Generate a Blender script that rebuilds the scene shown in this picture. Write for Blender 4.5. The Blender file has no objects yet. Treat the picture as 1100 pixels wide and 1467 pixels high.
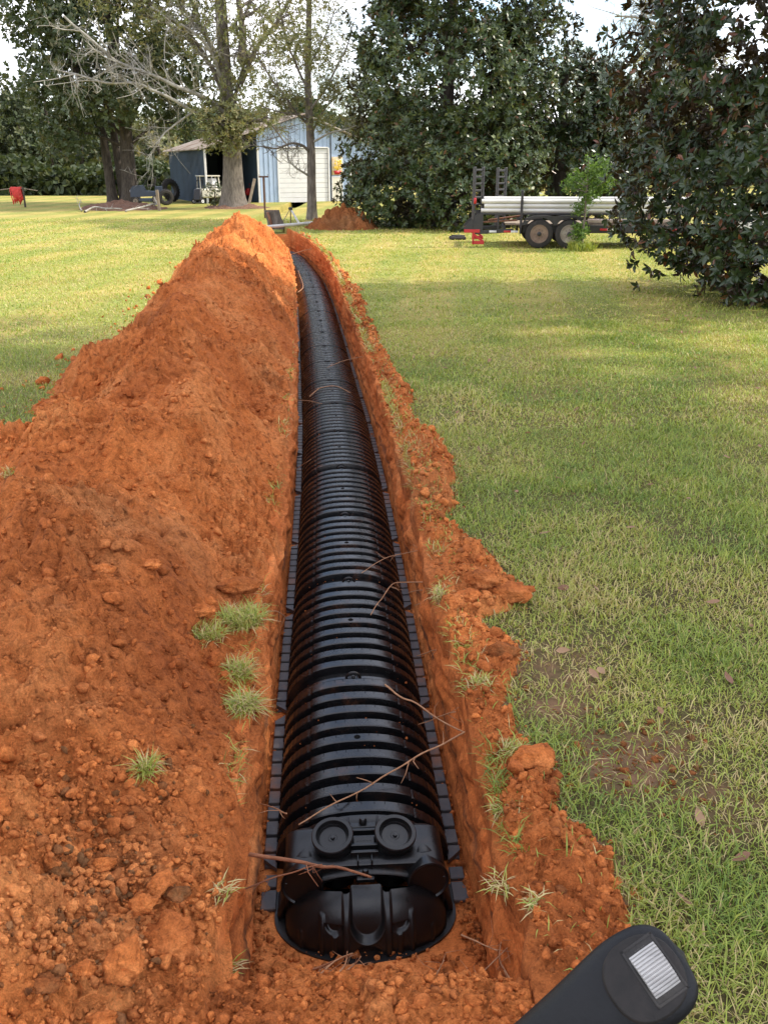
import bpy, bmesh, math, random
import numpy as np
from mathutils import Vector, Matrix

C = bpy.context.scene.collection
SC = bpy.context.scene
rad = math.radians
PI = math.pi

# ------------------------------------------------------------------ camera, sky, sun, exposure
F_PX = 1300.0
PITCH = math.atan(494.5 / F_PX)
EYE = 2.28
cam = bpy.data.cameras.new('camera')
cam_o = bpy.data.objects.new('camera', cam)
C.objects.link(cam_o)
cam.sensor_fit = 'VERTICAL'
cam.sensor_height = 36.0
cam.sensor_width = 27.0
cam.lens = 36.0 * F_PX / 1467.0
cam.clip_start = 0.05
cam.clip_end = 2000
cam_o.location = (0, 0, EYE)
cam_o.rotation_euler = (PI / 2 - PITCH, 0, 0)
SC.camera = cam_o

SUN_EL, SUN_AZ = rad(47), rad(84)          # azimuth from +Y towards +X
to_sun = Vector((math.cos(SUN_EL) * math.sin(SUN_AZ), math.cos(SUN_EL) * math.cos(SUN_AZ), math.sin(SUN_EL)))
world = bpy.data.worlds.new('World')
SC.world = world
world.use_nodes = True
wn = world.node_tree
wn.nodes.clear()
w_out = wn.nodes.new('ShaderNodeOutputWorld')
w_bg = wn.nodes.new('ShaderNodeBackground')
w_bg.inputs['Strength'].default_value = 0.12
sky = wn.nodes.new('ShaderNodeTexSky')
sky.sky_type = 'NISHITA'
sky.sun_disc = False
sky.sun_elevation = SUN_EL
sky.sun_rotation = SUN_AZ
w_tc = wn.nodes.new('ShaderNodeTexCoord')
w_map = wn.nodes.new('ShaderNodeMapping')
w_map.inputs['Scale'].default_value = (1.6, 1.6, 4.2)
w_map.inputs['Location'].default_value = (0.35, 0.0, 0.4)
w_ns = wn.nodes.new('ShaderNodeTexNoise')
w_ns.inputs['Scale'].default_value = 1.7
w_ns.inputs['Detail'].default_value = 7
w_ns.inputs['Roughness'].default_value = 0.55
w_rp = wn.nodes.new('ShaderNodeValToRGB')
w_rp.color_ramp.elements[0].position = 0.40
w_rp.color_ramp.elements[1].position = 0.58
w_mx = wn.nodes.new('ShaderNodeMix')
w_mx.data_type = 'RGBA'
wn.links.new(w_tc.outputs['Generated'], w_map.inputs['Vector'])
wn.links.new(w_map.outputs['Vector'], w_ns.inputs['Vector'])
wn.links.new(w_ns.outputs['Fac'], w_rp.inputs['Fac'])
wn.links.new(w_rp.outputs['Color'], w_mx.inputs[0])
wn.links.new(sky.outputs['Color'], w_mx.inputs[6])
w_mx.inputs[7].default_value = (8.6, 8.5, 9.1, 1)
wn.links.new(w_mx.outputs[2], w_bg.inputs['Color'])
wn.links.new(w_bg.outputs['Background'], w_out.inputs['Surface'])

sun = bpy.data.lights.new('sun', 'SUN')
sun.energy = 2.3
sun.angle = rad(1.2)
sun.color = (1.0, 0.93, 0.80)
sun_o = bpy.data.objects.new('sun', sun)
C.objects.link(sun_o)
sun_o.rotation_euler = to_sun.to_track_quat('Z', 'Y').to_euler()
sun_o.location = (20, 0, 30)

SC.view_settings.view_transform = 'Standard'
SC.view_settings.look = 'None'
SC.view_settings.gamma = 1
SC.view_settings.exposure = 1.42
SC.render.engine = 'CYCLES'
SC.cycles.max_bounces = 6
SC.cycles.diffuse_bounces = 3
SC.cycles.glossy_bounces = 2
SC.cycles.transmission_bounces = 3
SC.cycles.transparent_max_bounces = 4
SC.cycles.caustics_reflective = False
SC.cycles.caustics_refractive = False
SC.cycles.use_denoising = True

# ------------------------------------------------------------------ geometry of the place, read off the photograph
def ray(px, py):
    u = (px - 550) / F_PX
    v = -(py - 733.5) / F_PX
    c, s = math.cos(PITCH), math.sin(PITCH)
    return Vector((u, c + v * s, v * c - s))

SLOPE = 0.006
def gz(y):
    return SLOPE * np.clip(y, 0, 90)

def on_z(px, py, z):
    d = ray(px, py)
    return Vector((0, 0, EYE)) + d * ((z - EYE) / d.z)

def on_ground(px, py, up=0.0):
    d = ray(px, py)
    t = (up - EYE) / (d.z - SLOPE * d.y)
    return Vector((0, 0, EYE)) + d * t

def on_y(px, py, y):
    d = ray(px, py)
    return Vector((0, 0, EYE)) + d * (y / d.y)

def on_depth(px, py, k):
    return Vector((0, 0, EYE)) + ray(px, py) * k

# ------------------------------------------------------------------ numpy noise
def _h(ix, iy, iz, seed):
    h = (ix.astype(np.int64) * 374761393 + iy.astype(np.int64) * 668265263 + iz.astype(np.int64) * 2147483647 + seed * 974634777) & 0xffffffff
    h = ((h ^ (h >> 13)) * 1274126177) & 0xffffffff
    h = ((h ^ (h >> 16)) * 2246822519) & 0xffffffff
    return ((h ^ (h >> 15)) & 0xffffff) / float(0xffffff)

def vnoise(p, seed=0):
    i = np.floor(p)
    f = p - i
    f = f * f * f * (f * (f * 6 - 15) + 10)
    i = i.astype(np.int64)
    r = 0
    for dx in (0, 1):
        wx = f[:, 0] if dx else 1 - f[:, 0]
        for dy in (0, 1):
            wy = f[:, 1] if dy else 1 - f[:, 1]
            for dz in (0, 1):
                wz = f[:, 2] if dz else 1 - f[:, 2]
                r = r + wx * wy * wz * _h(i[:, 0] + dx, i[:, 1] + dy, i[:, 2] + dz, seed)
    return r * 2 - 1

def fbm(p, octv=4, seed=0, gain=0.5):
    a, s, r = 1.0, 1.0, 0
    for o in range(octv):
        r = r + a * vnoise(p * s, seed + o * 17)
        a *= gain
        s *= 2.03
    return r

def p3(x, y, z=None):
    x = np.asarray(x, float)
    y = np.asarray(y, float)
    return np.stack([x, y, np.zeros_like(x) if z is None else z], -1)

def clod(x, y, cell, seed, keep=0.6):
    """domes of random size on a jittered grid, as a field of clods"""
    q1, q2 = p3(x * 1.9 / cell, y * 1.9 / cell), p3(x * 5.3 / cell, y * 5.3 / cell)
    x, y = x + cell * (.20 * vnoise(q1, seed + 50) + .08 * vnoise(q2, seed + 51)), y + cell * (.20 * vnoise(q1, seed + 52) + .08 * vnoise(q2, seed + 53))
    gx, gy = x / cell, y / cell
    ix, iy = np.floor(gx).astype(np.int64), np.floor(gy).astype(np.int64)
    best = np.zeros_like(gx)
    for dx in (-1, 0, 1):
        for dy in (-1, 0, 1):
            cx, cy = ix + dx, iy + dy
            z0 = np.zeros_like(cx)
            jx = cx + 0.15 + 0.7 * _h(cx, cy, z0, seed)
            jy = cy + 0.15 + 0.7 * _h(cx, cy, z0 + 1, seed)
            k = _h(cx, cy, z0 + 2, seed)
            sz = 0.25 + 0.5 * _h(cx, cy, z0 + 3, seed)
            an = _h(cx, cy, z0 + 4, seed) * 6.28
            ex, ey = gx - jx, gy - jy
            a = ex * np.cos(an) + ey * np.sin(an)
            b = -ex * np.sin(an) + ey * np.cos(an)
            d2 = (a * a + b * b * 1.9) / (sz * sz)
            hgt = np.clip(1 - d2, 0, 1) ** 0.36 * sz
            best = np.maximum(best, np.where(k < keep, hgt, 0))
    return best * cell

def smooth(a, b, x):
    t = np.clip((x - a) / (b - a), 0, 1)
    return t * t * (3 - 2 * t)

# ------------------------------------------------------------------ mesh builder
class MB:
    def __init__(self):
        self.v, self.f, self.t, self.n = [], [], [], 0
    def add(self, verts, faces, tint=0.5, mat=0):
        verts = np.asarray(verts, float).reshape(-1, 3)
        if not isinstance(faces, (list, tuple)) or (len(faces) and isinstance(faces[0], (int, np.integer))):
            faces = [np.asarray(faces)]
        elif len(faces) and not isinstance(faces[0], np.ndarray):
            by = {}
            for q in faces:
                by.setdefault(len(q), []).append(q)
            faces = [np.array(q) for q in by.values()]
        for q in faces:
            if len(q):
                self.f.append((q + self.n, mat))
        self.v.append(verts)
        self.t.append(np.broadcast_to(np.asarray(tint, float), (len(verts),)))
        self.n += len(verts)
        return self
    def box(self, c, s, rot=None, bev=None, tint=0.5, mat=0):
        hx, hy, hz = s[0] / 2, s[1] / 2, s[2] / 2
        b = min(hx, hy, hz) * 0.22 if bev is None else min(bev, 0.45 * min(hx, hy, hz))
        vs, idx = [], {}
        for sx in (-1, 1):
            for sy in (-1, 1):
                for sz in (-1, 1):
                    for ax in range(3):
                        p = [sx * (hx - b), sy * (hy - b), sz * (hz - b)]
                        p[ax] = (sx * hx, sy * hy, sz * hz)[ax]
                        idx[(sx, sy, sz, ax)] = len(vs)
                        vs.append(p)
        fs = []
        for ax in range(3):
            o = [(1, 2), (0, 2), (0, 1)][ax]
            for s_ in (-1, 1):
                q = []
                for (a, b_) in ((-1, -1), (1, -1), (1, 1), (-1, 1)):
                    k = [0, 0, 0]
                    k[ax] = s_
                    k[o[0]] = a
                    k[o[1]] = b_
                    q.append(idx[(k[0], k[1], k[2], ax)])
                fs.append(q)
        for ax in range(3):
            o = [(1, 2), (0, 2), (0, 1)][ax]
            for a in (-1, 1):
                for b_ in (-1, 1):
                    k0 = [0, 0, 0]
                    k0[o[0]] = a
                    k0[o[1]] = b_
                    k1 = list(k0)
                    k0[ax], k1[ax] = -1, 1
                    fs.append([idx[(*k0, o[0])], idx[(*k1, o[0])], idx[(*k1, o[1])], idx[(*k0, o[1])]])
        for sx in (-1, 1):
            for sy in (-1, 1):
                for sz in (-1, 1):
                    fs.append([idx[(sx, sy, sz, k)] for k in range(3)])
        vs = np.array(vs)
        # outward winding
        out = []
        for q in fs:
            a, b2, c2 = vs[q[0]], vs[q[1]], vs[q[2]]
            nn = np.cross(b2 - a, c2 - a)
            out.append(q if np.dot(nn, vs[q].mean(0)) > 0 else q[::-1])
        if rot is not None:
            vs = vs @ np.array(rot.to_3x3()).T
        return self.add(vs + np.array(c), out, tint, mat)
    def bar(self, a, b, w, h, up=(0, 0, 1), tint=0.5, mat=0):
        a, b = Vector(a), Vector(b)
        d = (b - a)
        L = d.length
        x = d.normalized()
        z = Vector(up)
        y = z.cross(x).normalized()
        z = x.cross(y)
        m = Matrix((x, y, z)).transposed()
        return self.box((a + b) / 2, (L, w, h), m, tint=tint, mat=mat)
    def tube(self, pts, r, n=8, cap=True, tint=0.5, mat=0):
        P = np.array([list(p) for p in pts], float)
        m = len(P)
        R = np.broadcast_to(np.asarray(r, float), (m,))
        T = np.gradient(P, axis=0)
        T /= np.linalg.norm(T, axis=1)[:, None] + 1e-12
        ref = np.array([0.0, 0, 1]) if abs(T[0][2]) < 0.9 else np.array([1.0, 0, 0])
        N = []
        nv = np.cross(T[0], ref)
        for i in range(m):
            nv = nv - T[i] * np.dot(nv, T[i])
            nv /= np.linalg.norm(nv) + 1e-12
            N.append(nv)
        N = np.array(N)
        B = np.cross(T, N)
        a = np.arange(n) * 2 * PI / n
        V = P[:, None] + R[:, None, None] * (np.cos(a)[None, :, None] * N[:, None] + np.sin(a)[None, :, None] * B[:, None])
        V = V.reshape(-1, 3)
        i = np.arange(m - 1)[:, None] * n
        j = np.arange(n)[None]
        q = np.stack([i + j, i + (j + 1) % n, i + n + (j + 1) % n, i + n + j], -1).reshape(-1, 4)
        fs = [q]
        if cap:
            fs = [q, np.array([list(range(n))[::-1]]), np.array([list(range((m - 1) * n, m * n))])]
        return self.add(V, fs, tint, mat)
    def lathe(self, prof, n=24, mat4=None, tint=0.5, mat=0):
        """prof: (r, h) about local z"""
        m = len(prof)
        a = np.arange(n) * 2 * PI / n
        pr = np.array(prof, float)
        V = np.stack([pr[:, 0:1] * np.cos(a), pr[:, 0:1] * np.sin(a), np.repeat(pr[:, 1:2], n, 1)], -1).reshape(-1, 3)
        if mat4 is not None:
            M = np.array(mat4)
            V = V @ M[:3, :3].T + M[:3, 3]
        i = np.arange(m - 1)[:, None] * n
        j = np.arange(n)[None]
        q = np.stack([i + j, i + (j + 1) % n, i + n + (j + 1) % n, i + n + j], -1).reshape(-1, 4)
        return self.add(V, [q, np.array([list(range(n))[::-1]]), np.array([list(range((m - 1) * n, m * n))])], tint, mat)
    def grid(self, V, tint=0.5, mat=0, flip=False):
        """V: (rows, cols, 3)"""
        r, c = V.shape[:2]
        i = np.arange(r - 1)[:, None] * c
        j = np.arange(c - 1)[None]
        q = np.stack([i + j, i + j + 1, i + c + j + 1, i + c + j], -1).reshape(-1, 4)
        if flip:
            q = q[:, ::-1]
        return self.add(V.reshape(-1, 3), [q], tint if np.isscalar(tint) else np.asarray(tint).reshape(-1), mat)
    def prism(self, outline, z0, z1, M=None, tint=0.5, mat=0):
        n = len(outline)
        V = np.array([(x, y, z0) for x, y in outline] + [(x, y, z1) for x, y in outline], float)
        if M is not None:
            A = np.array(M)
            V = V @ A[:3, :3].T + A[:3, 3]
        q = np.array([[i, (i + 1) % n, n + (i + 1) % n, n + i] for i in range(n)])
        return self.add(V, [q, np.array([list(range(n))[::-1]]), np.array([list(range(n, 2 * n))])], tint, mat)
    def build(self, name, mats, parent=None, smooth_=True, angle=None):
        me = bpy.data.meshes.new(name)
        V = np.concatenate(self.v)
        T = np.concatenate(self.t)
        me.vertices.add(len(V))
        me.vertices.foreach_set('co', V.astype(np.float32).ravel())
        loops = np.concatenate([q.ravel() for q, _ in self.f])
        sizes = np.concatenate([np.full(len(q), q.shape[1]) for q, _ in self.f])
        mi = np.concatenate([np.full(len(q), m) for q, m in self.f])
        me.loops.add(len(loops))
        me.loops.foreach_set('vertex_index', loops.astype(np.int32))
        me.polygons.add(len(sizes))
        me.polygons.foreach_set('loop_start', np.concatenate([[0], np.cumsum(sizes)[:-1]]).astype(np.int32))
        me.polygons.foreach_set('material_index', mi.astype(np.int32))
        at = me.attributes.new('tint', 'FLOAT', 'POINT')
        at.data.foreach_set('value', T.astype(np.float32))
        me.update(calc_edges=True)
        if smooth_:
            me.polygons.foreach_set('use_smooth', np.ones(len(sizes), bool))
            if angle:
                try:
                    me.set_sharp_from_angle(angle=rad(angle))
                except Exception:
                    pass
        for m in (mats if isinstance(mats, (list, tuple)) else [mats]):
            me.materials.append(m)
        o = bpy.data.objects.new(name, me)
        C.objects.link(o)
        if parent is not None:
            o.parent = parent
        return o

def tag(o, label=None, cat=None, group=None, kind=None):
    if label:
        o['label'] = label
    if cat:
        o['category'] = cat
    if group:
        o['group'] = group
    if kind:
        o['kind'] = kind
    return o

def thing(name, label, cat, loc=(0, 0, 0), rz=0.0, group=None):
    o = bpy.data.objects.new(name, None)
    o.empty_display_size = 0.1
    C.objects.link(o)
    o.location = loc
    o.rotation_euler = (0, 0, rz)
    return tag(o, label, cat, group)

KIDS = {}
def copy_tree(o, parent=None):
    c = o.copy()
    C.objects.link(c)
    c.parent = parent
    for ch in list(o.children):
        copy_tree(ch, c)
    return c

# ------------------------------------------------------------------ materials
def nodes_of(name):
    m = bpy.data.materials.new(name)
    m.use_nodes = True
    nt = m.node_tree
    b = nt.nodes.get('Principled BSDF')
    return m, nt, b

def N(nt, kind, **kw):
    n = nt.nodes.new(kind)
    for k, v in kw.items():
        if k in n.inputs:
            n.inputs[k].default_value = v
        else:
            setattr(n, k, v)
    return n

def ramp(nt, stops):
    r = nt.nodes.new('ShaderNodeValToRGB')
    e = r.color_ramp.elements
    while len(e) < len(stops):
        e.new(0.5)
    for k, (p, c) in enumerate(stops):
        e[k].position = p
        e[k].color = (*c, 1)
    return r

def mix(nt, fac, a, b, mode='MIX'):
    m = nt.nodes.new('ShaderNodeMix')
    m.data_type = 'RGBA'
    m.blend_type = mode
    for k, x in ((0, fac), (6, a), (7, b)):
        if isinstance(x, (int, float)):
            m.inputs[k].default_value = x
        elif isinstance(x, tuple):
            m.inputs[k].default_value = (*x, 1)
        else:
            nt.links.new(x, m.inputs[k])
    return m.outputs[2]

def surf(name, c0, c1=None, scale=8, rough=0.6, metal=0.0, bump=0.0, bscale=60, spec=0.5, stretch=None, rvar=0.0, coat=0.0):
    """two-tone procedural surface with bump"""
    m, nt, b = nodes_of(name)
    tc = N(nt, 'ShaderNodeTexCoord')
    vec = tc.outputs['Object']
    if stretch:
        mp = N(nt, 'ShaderNodeMapping')
        mp.inputs['Scale'].default_value = stretch
        nt.links.new(vec, mp.inputs['Vector'])
        vec = mp.outputs['Vector']
    n1 = N(nt, 'ShaderNodeTexNoise', Scale=scale, Detail=6, Roughness=0.6)
    nt.links.new(vec, n1.inputs['Vector'])
    c1 = c1 or tuple(x * 0.8 for x in c0)
    r = ramp(nt, [(0.35, c0), (0.65, c1)])
    nt.links.new(n1.outputs['Fac'], r.inputs['Fac'])
    nt.links.new(r.outputs['Color'], b.inputs['Base Color'])
    b.inputs['Roughness'].default_value = rough
    if rvar:
        mr = N(nt, 'ShaderNodeMapRange')
        mr.inputs[1].default_value, mr.inputs[2].default_value = 0.3, 0.7
        mr.inputs[3].default_value, mr.inputs[4].default_value = rough - rvar, rough + rvar
        nt.links.new(n1.outputs['Fac'], mr.inputs[0])
        nt.links.new(mr.outputs[0], b.inputs['Roughness'])
    b.inputs['Metallic'].default_value = metal
    b.inputs['Specular IOR Level'].default_value = spec
    if bump:
        n2 = N(nt, 'ShaderNodeTexNoise', Scale=bscale, Detail=5, Roughness=0.65)
        nt.links.new(vec, n2.inputs['Vector'])
        bp = N(nt, 'ShaderNodeBump', Strength=bump, Distance=0.02)
        nt.links.new(n2.outputs['Fac'], bp.inputs['Height'])
        nt.links.new(bp.outputs['Normal'], b.inputs['Normal'])
    return m

CLAY_D, CLAY_M, CLAY_L = (0.155, 0.038, 0.013), (0.52, 0.152, 0.040), (0.65, 0.245, 0.082)
def clay_nodes(nt, vec, tint=None):
    """colour and height of the red clay"""
    n1 = N(nt, 'ShaderNodeTexNoise', Scale=1.3, Detail=9, Roughness=0.62)
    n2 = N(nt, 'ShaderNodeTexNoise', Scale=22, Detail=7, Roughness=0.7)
    n3 = N(nt, 'ShaderNodeTexNoise', Scale=110, Detail=5, Roughness=0.7)
    for n in (n1, n2, n3):
        nt.links.new(vec, n.inputs['Vector'])
    r1 = ramp(nt, [(0.30, (0.40, 0.106, 0.028)), (0.50, CLAY_M), (0.72, CLAY_L)])
    nt.links.new(n1.outputs['Fac'], r1.inputs['Fac'])
    r2 = ramp(nt, [(0.32, (0.48, 0.46, 0.45)), (0.5, (1, 1, 1)), (0.70, (1.3, 1.36, 1.42))])  # bump hollows darkened, crevice shade put into the clay colour
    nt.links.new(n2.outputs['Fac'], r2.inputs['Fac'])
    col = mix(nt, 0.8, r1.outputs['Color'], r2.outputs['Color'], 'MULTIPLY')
    r3 = ramp(nt, [(0.36, (0.55, 0.54, 0.54)), (0.6, (1.18, 1.18, 1.18))])
    nt.links.new(n3.outputs['Fac'], r3.inputs['Fac'])
    col = mix(nt, 0.6, col, r3.outputs['Color'], 'MULTIPLY')
    n4 = N(nt, 'ShaderNodeTexNoise', Scale=13, Detail=9, Roughness=0.72, Distortion=0.6)
    nt.links.new(vec, n4.inputs['Vector'])
    r4 = ramp(nt, [(0.36, (0.34, 0.30, 0.30)), (0.43, (1, 1, 1))])
    nt.links.new(n4.outputs['Fac'], r4.inputs['Fac'])
    col = mix(nt, 0.8, col, r4.outputs['Color'], 'MULTIPLY')
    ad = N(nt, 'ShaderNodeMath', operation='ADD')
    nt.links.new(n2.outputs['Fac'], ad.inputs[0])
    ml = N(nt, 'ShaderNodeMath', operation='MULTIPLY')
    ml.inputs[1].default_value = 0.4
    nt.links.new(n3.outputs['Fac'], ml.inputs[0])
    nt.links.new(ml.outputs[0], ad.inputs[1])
    return col, ad.outputs[0]

def clay_mat(name, use_tint=True, bump=0.9):
    m, nt, b = nodes_of(name)
    tc = N(nt, 'ShaderNodeTexCoord')
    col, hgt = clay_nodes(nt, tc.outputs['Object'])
    if use_tint:     # tint: 0 grey-brown topsoil .. 0.5 clay .. 1 bright orange clay
        at = N(nt, 'ShaderNodeAttribute', attribute_name='tint')
        rr = ramp(nt, [(0.0, (0.42, 0.62, 0.85)), (0.25, (0.62, 0.66, 0.72)), (0.5, (1, 1, 1)), (1.0, (1.5, 1.62, 1.55))])
        nt.links.new(at.outputs['Fac'], rr.inputs['Fac'])
        col = mix(nt, 1.0, col, rr.outputs['Color'], 'MULTIPLY')
    nt.links.new(col, b.inputs['Base Color'])
    b.inputs['Roughness'].default_value = 0.95
    b.inputs['Specular IOR Level'].default_value = 0.15
    bp = N(nt, 'ShaderNodeBump', Strength=bump, Distance=0.045)
    nt.links.new(hgt, bp.inputs['Height'])
    nt.links.new(bp.outputs['Normal'], b.inputs['Normal'])
    return m

def ground_mat():
    """lawn soil and thatch, red clay where the attribute says so"""
    m, nt, b = nodes_of('lawn_and_clay')
    tc = N(nt, 'ShaderNodeTexCoord')
    vec = tc.outputs['Object']
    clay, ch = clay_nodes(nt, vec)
    at = N(nt, 'ShaderNodeAttribute', attribute_name='tint')
    sep = N(nt, 'ShaderNodeSeparateXYZ')
    nt.links.new(vec, sep.inputs[0])
    # scrape marks of the bucket, level lines along the wall
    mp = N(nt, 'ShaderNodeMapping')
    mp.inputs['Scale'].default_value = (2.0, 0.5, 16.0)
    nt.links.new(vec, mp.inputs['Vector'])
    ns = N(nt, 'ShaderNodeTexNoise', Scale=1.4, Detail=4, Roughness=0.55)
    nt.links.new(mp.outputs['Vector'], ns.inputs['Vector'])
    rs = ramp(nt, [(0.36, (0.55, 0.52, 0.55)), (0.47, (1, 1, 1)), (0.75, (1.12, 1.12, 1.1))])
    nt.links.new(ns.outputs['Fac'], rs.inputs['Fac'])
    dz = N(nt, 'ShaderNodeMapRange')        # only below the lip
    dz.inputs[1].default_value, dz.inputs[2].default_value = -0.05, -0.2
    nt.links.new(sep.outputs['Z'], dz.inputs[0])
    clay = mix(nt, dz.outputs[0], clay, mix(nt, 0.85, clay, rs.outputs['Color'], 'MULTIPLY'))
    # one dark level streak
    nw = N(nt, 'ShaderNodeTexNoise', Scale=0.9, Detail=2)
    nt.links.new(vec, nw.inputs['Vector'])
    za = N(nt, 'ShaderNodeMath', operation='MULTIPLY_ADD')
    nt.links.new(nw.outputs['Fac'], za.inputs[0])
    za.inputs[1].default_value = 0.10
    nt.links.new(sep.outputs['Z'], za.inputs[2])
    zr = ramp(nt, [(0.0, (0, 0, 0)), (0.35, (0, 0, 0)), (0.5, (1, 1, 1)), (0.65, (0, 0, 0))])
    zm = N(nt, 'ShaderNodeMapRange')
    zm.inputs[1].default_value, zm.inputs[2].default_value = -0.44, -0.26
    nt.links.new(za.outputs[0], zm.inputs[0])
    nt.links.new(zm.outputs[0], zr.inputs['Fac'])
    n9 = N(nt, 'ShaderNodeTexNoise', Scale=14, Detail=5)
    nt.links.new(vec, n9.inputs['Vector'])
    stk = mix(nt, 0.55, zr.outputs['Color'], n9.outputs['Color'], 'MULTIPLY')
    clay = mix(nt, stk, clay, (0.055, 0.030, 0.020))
    # lawn
    n1 = N(nt, 'ShaderNodeTexNoise', Scale=0.5, Detail=6, Roughness=0.6)
    n2 = N(nt, 'ShaderNodeTexNoise', Scale=9, Detail=7, Roughness=0.7)
    n3 = N(nt, 'ShaderNodeTexNoise', Scale=45, Detail=4, Roughness=0.7)
    for n in (n1, n2, n3):
        nt.links.new(vec, n.inputs['Vector'])
    g1 = ramp(nt, [(0.30, (0.23, 0.22, 0.062)), (0.50, (0.32, 0.29, 0.085)), (0.70, (0.42, 0.355, 0.125))])
    nt.links.new(n1.outputs['Fac'], g1.inputs['Fac'])
    g2 = ramp(nt, [(0.28, (0.45, 0.45, 0.45)), (0.52, (1, 1, 1)), (0.8, (1.25, 1.2, 1.2))])
    nt.links.new(n2.outputs['Fac'], g2.inputs['Fac'])
    lawn = mix(nt, 0.75, g1.outputs['Color'], g2.outputs['Color'], 'MULTIPLY')
    g3 = ramp(nt, [(0.3, (0.5, 0.52, 0.45)), (0.65, (1.15, 1.15, 1.15))])
    nt.links.new(n3.outputs['Fac'], g3.inputs['Fac'])
    lawn = mix(nt, 0.7, lawn, g3.outputs['Color'], 'MULTIPLY')
    # mowing stripes
    wv = N(nt, 'ShaderNodeTexWave', Scale=0.16, Distortion=0.6, Detail=2)
    wv.wave_type = 'BANDS'
    wv.bands_direction = 'X'
    mpw = N(nt, 'ShaderNodeMapping')
    mpw.inputs['Rotation'].default_value = (0, 0, rad(6))
    nt.links.new(vec, mpw.inputs['Vector'])
    nt.links.new(mpw.outputs['Vector'], wv.inputs['Vector'])
    gw = ramp(nt, [(0.3, (0.86, 0.95, 0.84)), (0.7, (1.14, 1.05, 1.05))])
    nt.links.new(wv.outputs['Fac'], gw.inputs['Fac'])
    lawn = mix(nt, 1.0, lawn, gw.outputs['Color'], 'MULTIPLY')
    # dark thatch and soil between the separate blades of the near lawn
    ny = N(nt, 'ShaderNodeMapRange')
    ny.inputs[1].default_value, ny.inputs[2].default_value = 5.0, 17.0
    nt.links.new(sep.outputs['Y'], ny.inputs[0])
    thatch = mix(nt, 0.8, (0.085, 0.068, 0.030), g3.outputs['Color'], 'MULTIPLY')
    lawn = mix(nt, ny.outputs[0], thatch, lawn)
    thr = N(nt, 'ShaderNodeMath', operation='MULTIPLY_ADD')
    nt.links.new(n2.outputs['Fac'], thr.inputs[0])
    thr.inputs[1].default_value = 0.6
    thr.inputs[2].default_value = -0.3
    sm = N(nt, 'ShaderNodeMath', operation='ADD')
    nt.links.new(thr.outputs[0], sm.inputs[0])
    nt.links.new(at.outputs['Fac'], sm.inputs[1])
    rr = ramp(nt, [(0.42, (0, 0, 0)), (0.58, (1, 1, 1))])
    nt.links.new(sm.outputs[0], rr.inputs['Fac'])
    rm = ramp(nt, [(0.10, (0, 0, 0)), (0.50, (1, 1, 1))])
    nt.links.new(sm.outputs[0], rm.inputs['Fac'])
    mud = mix(nt, 0.8, (0.20, 0.105, 0.062), g2.outputs['Color'], 'MULTIPLY')
    lawn = mix(nt, rm.outputs['Color'], lawn, mud)
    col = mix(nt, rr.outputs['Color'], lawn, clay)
    nt.links.new(col, b.inputs['Base Color'])
    b.inputs['Roughness'].default_value = 0.95
    b.inputs['Specular IOR Level'].default_value = 0.12
    bp = N(nt, 'ShaderNodeBump', Strength=0.5, Distance=0.012)
    nt.links.new(ch, bp.inputs['Height'])
    nt.links.new(bp.outputs['Normal'], b.inputs['Normal'])
    return m

def leaf_mat(name, stops, rough=0.5, spec=0.4, transl=0.25, under=None):
    m, nt, b = nodes_of(name)
    at = N(nt, 'ShaderNodeAttribute', attribute_name='tint')
    r = ramp(nt, stops)
    nt.links.new(at.outputs['Fac'], r.inputs['Fac'])
    col = r.outputs['Color']
    if under:
        ge = N(nt, 'ShaderNodeNewGeometry')
        col = mix(nt, ge.outputs['Backfacing'], col, under)
    nt.links.new(col, b.inputs['Base Color'])
    b.inputs['Roughness'].default_value = rough
    b.inputs['Specular IOR Level'].default_value = spec
    if transl:
        out = nt.nodes.get('Material Output')
        tr = N(nt, 'ShaderNodeBsdfTranslucent')
        hs = mix(nt, 1.0, r.outputs['Color'], (1.5, 1.45, 0.8), 'MULTIPLY')
        nt.links.new(hs, tr.inputs['Color'])
        ms = N(nt, 'ShaderNodeMixShader')
        ms.inputs[0].default_value = transl
        nt.links.new(b.outputs[0], ms.inputs[1])
        nt.links.new(tr.outputs[0], ms.inputs[2])
        nt.links.new(ms.outputs[0], out.inputs['Surface'])
    return m

M = {}
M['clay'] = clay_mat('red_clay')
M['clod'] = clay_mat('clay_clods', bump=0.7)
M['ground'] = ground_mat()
M['grass'] = leaf_mat('grass_blades', [(0.0, (0.44, 0.32, 0.16)), (0.16, (0.55, 0.46, 0.20)), (0.24, (0.40, 0.39, 0.088)), (0.6, (0.30, 0.36, 0.064)), (1.0, (0.115, 0.195, 0.034))], rough=0.45, spec=0.35, transl=0.25)
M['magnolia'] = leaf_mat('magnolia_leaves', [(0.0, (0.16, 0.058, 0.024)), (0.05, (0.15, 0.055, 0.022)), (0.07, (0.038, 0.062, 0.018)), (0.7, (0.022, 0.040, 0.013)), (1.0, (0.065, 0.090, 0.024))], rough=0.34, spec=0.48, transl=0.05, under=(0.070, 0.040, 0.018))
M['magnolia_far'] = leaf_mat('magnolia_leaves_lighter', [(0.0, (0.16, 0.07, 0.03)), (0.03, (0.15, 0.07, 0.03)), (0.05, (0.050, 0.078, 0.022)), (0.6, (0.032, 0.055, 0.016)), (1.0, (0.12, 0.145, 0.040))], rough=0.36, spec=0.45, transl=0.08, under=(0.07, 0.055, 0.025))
M['oak'] = leaf_mat('oak_leaves', [(0.0, (0.14, 0.115, 0.045)), (0.2, (0.085, 0.105, 0.042)), (0.7, (0.050, 0.075, 0.030)), (1.0, (0.11, 0.13, 0.05))], transl=0.2)
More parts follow.
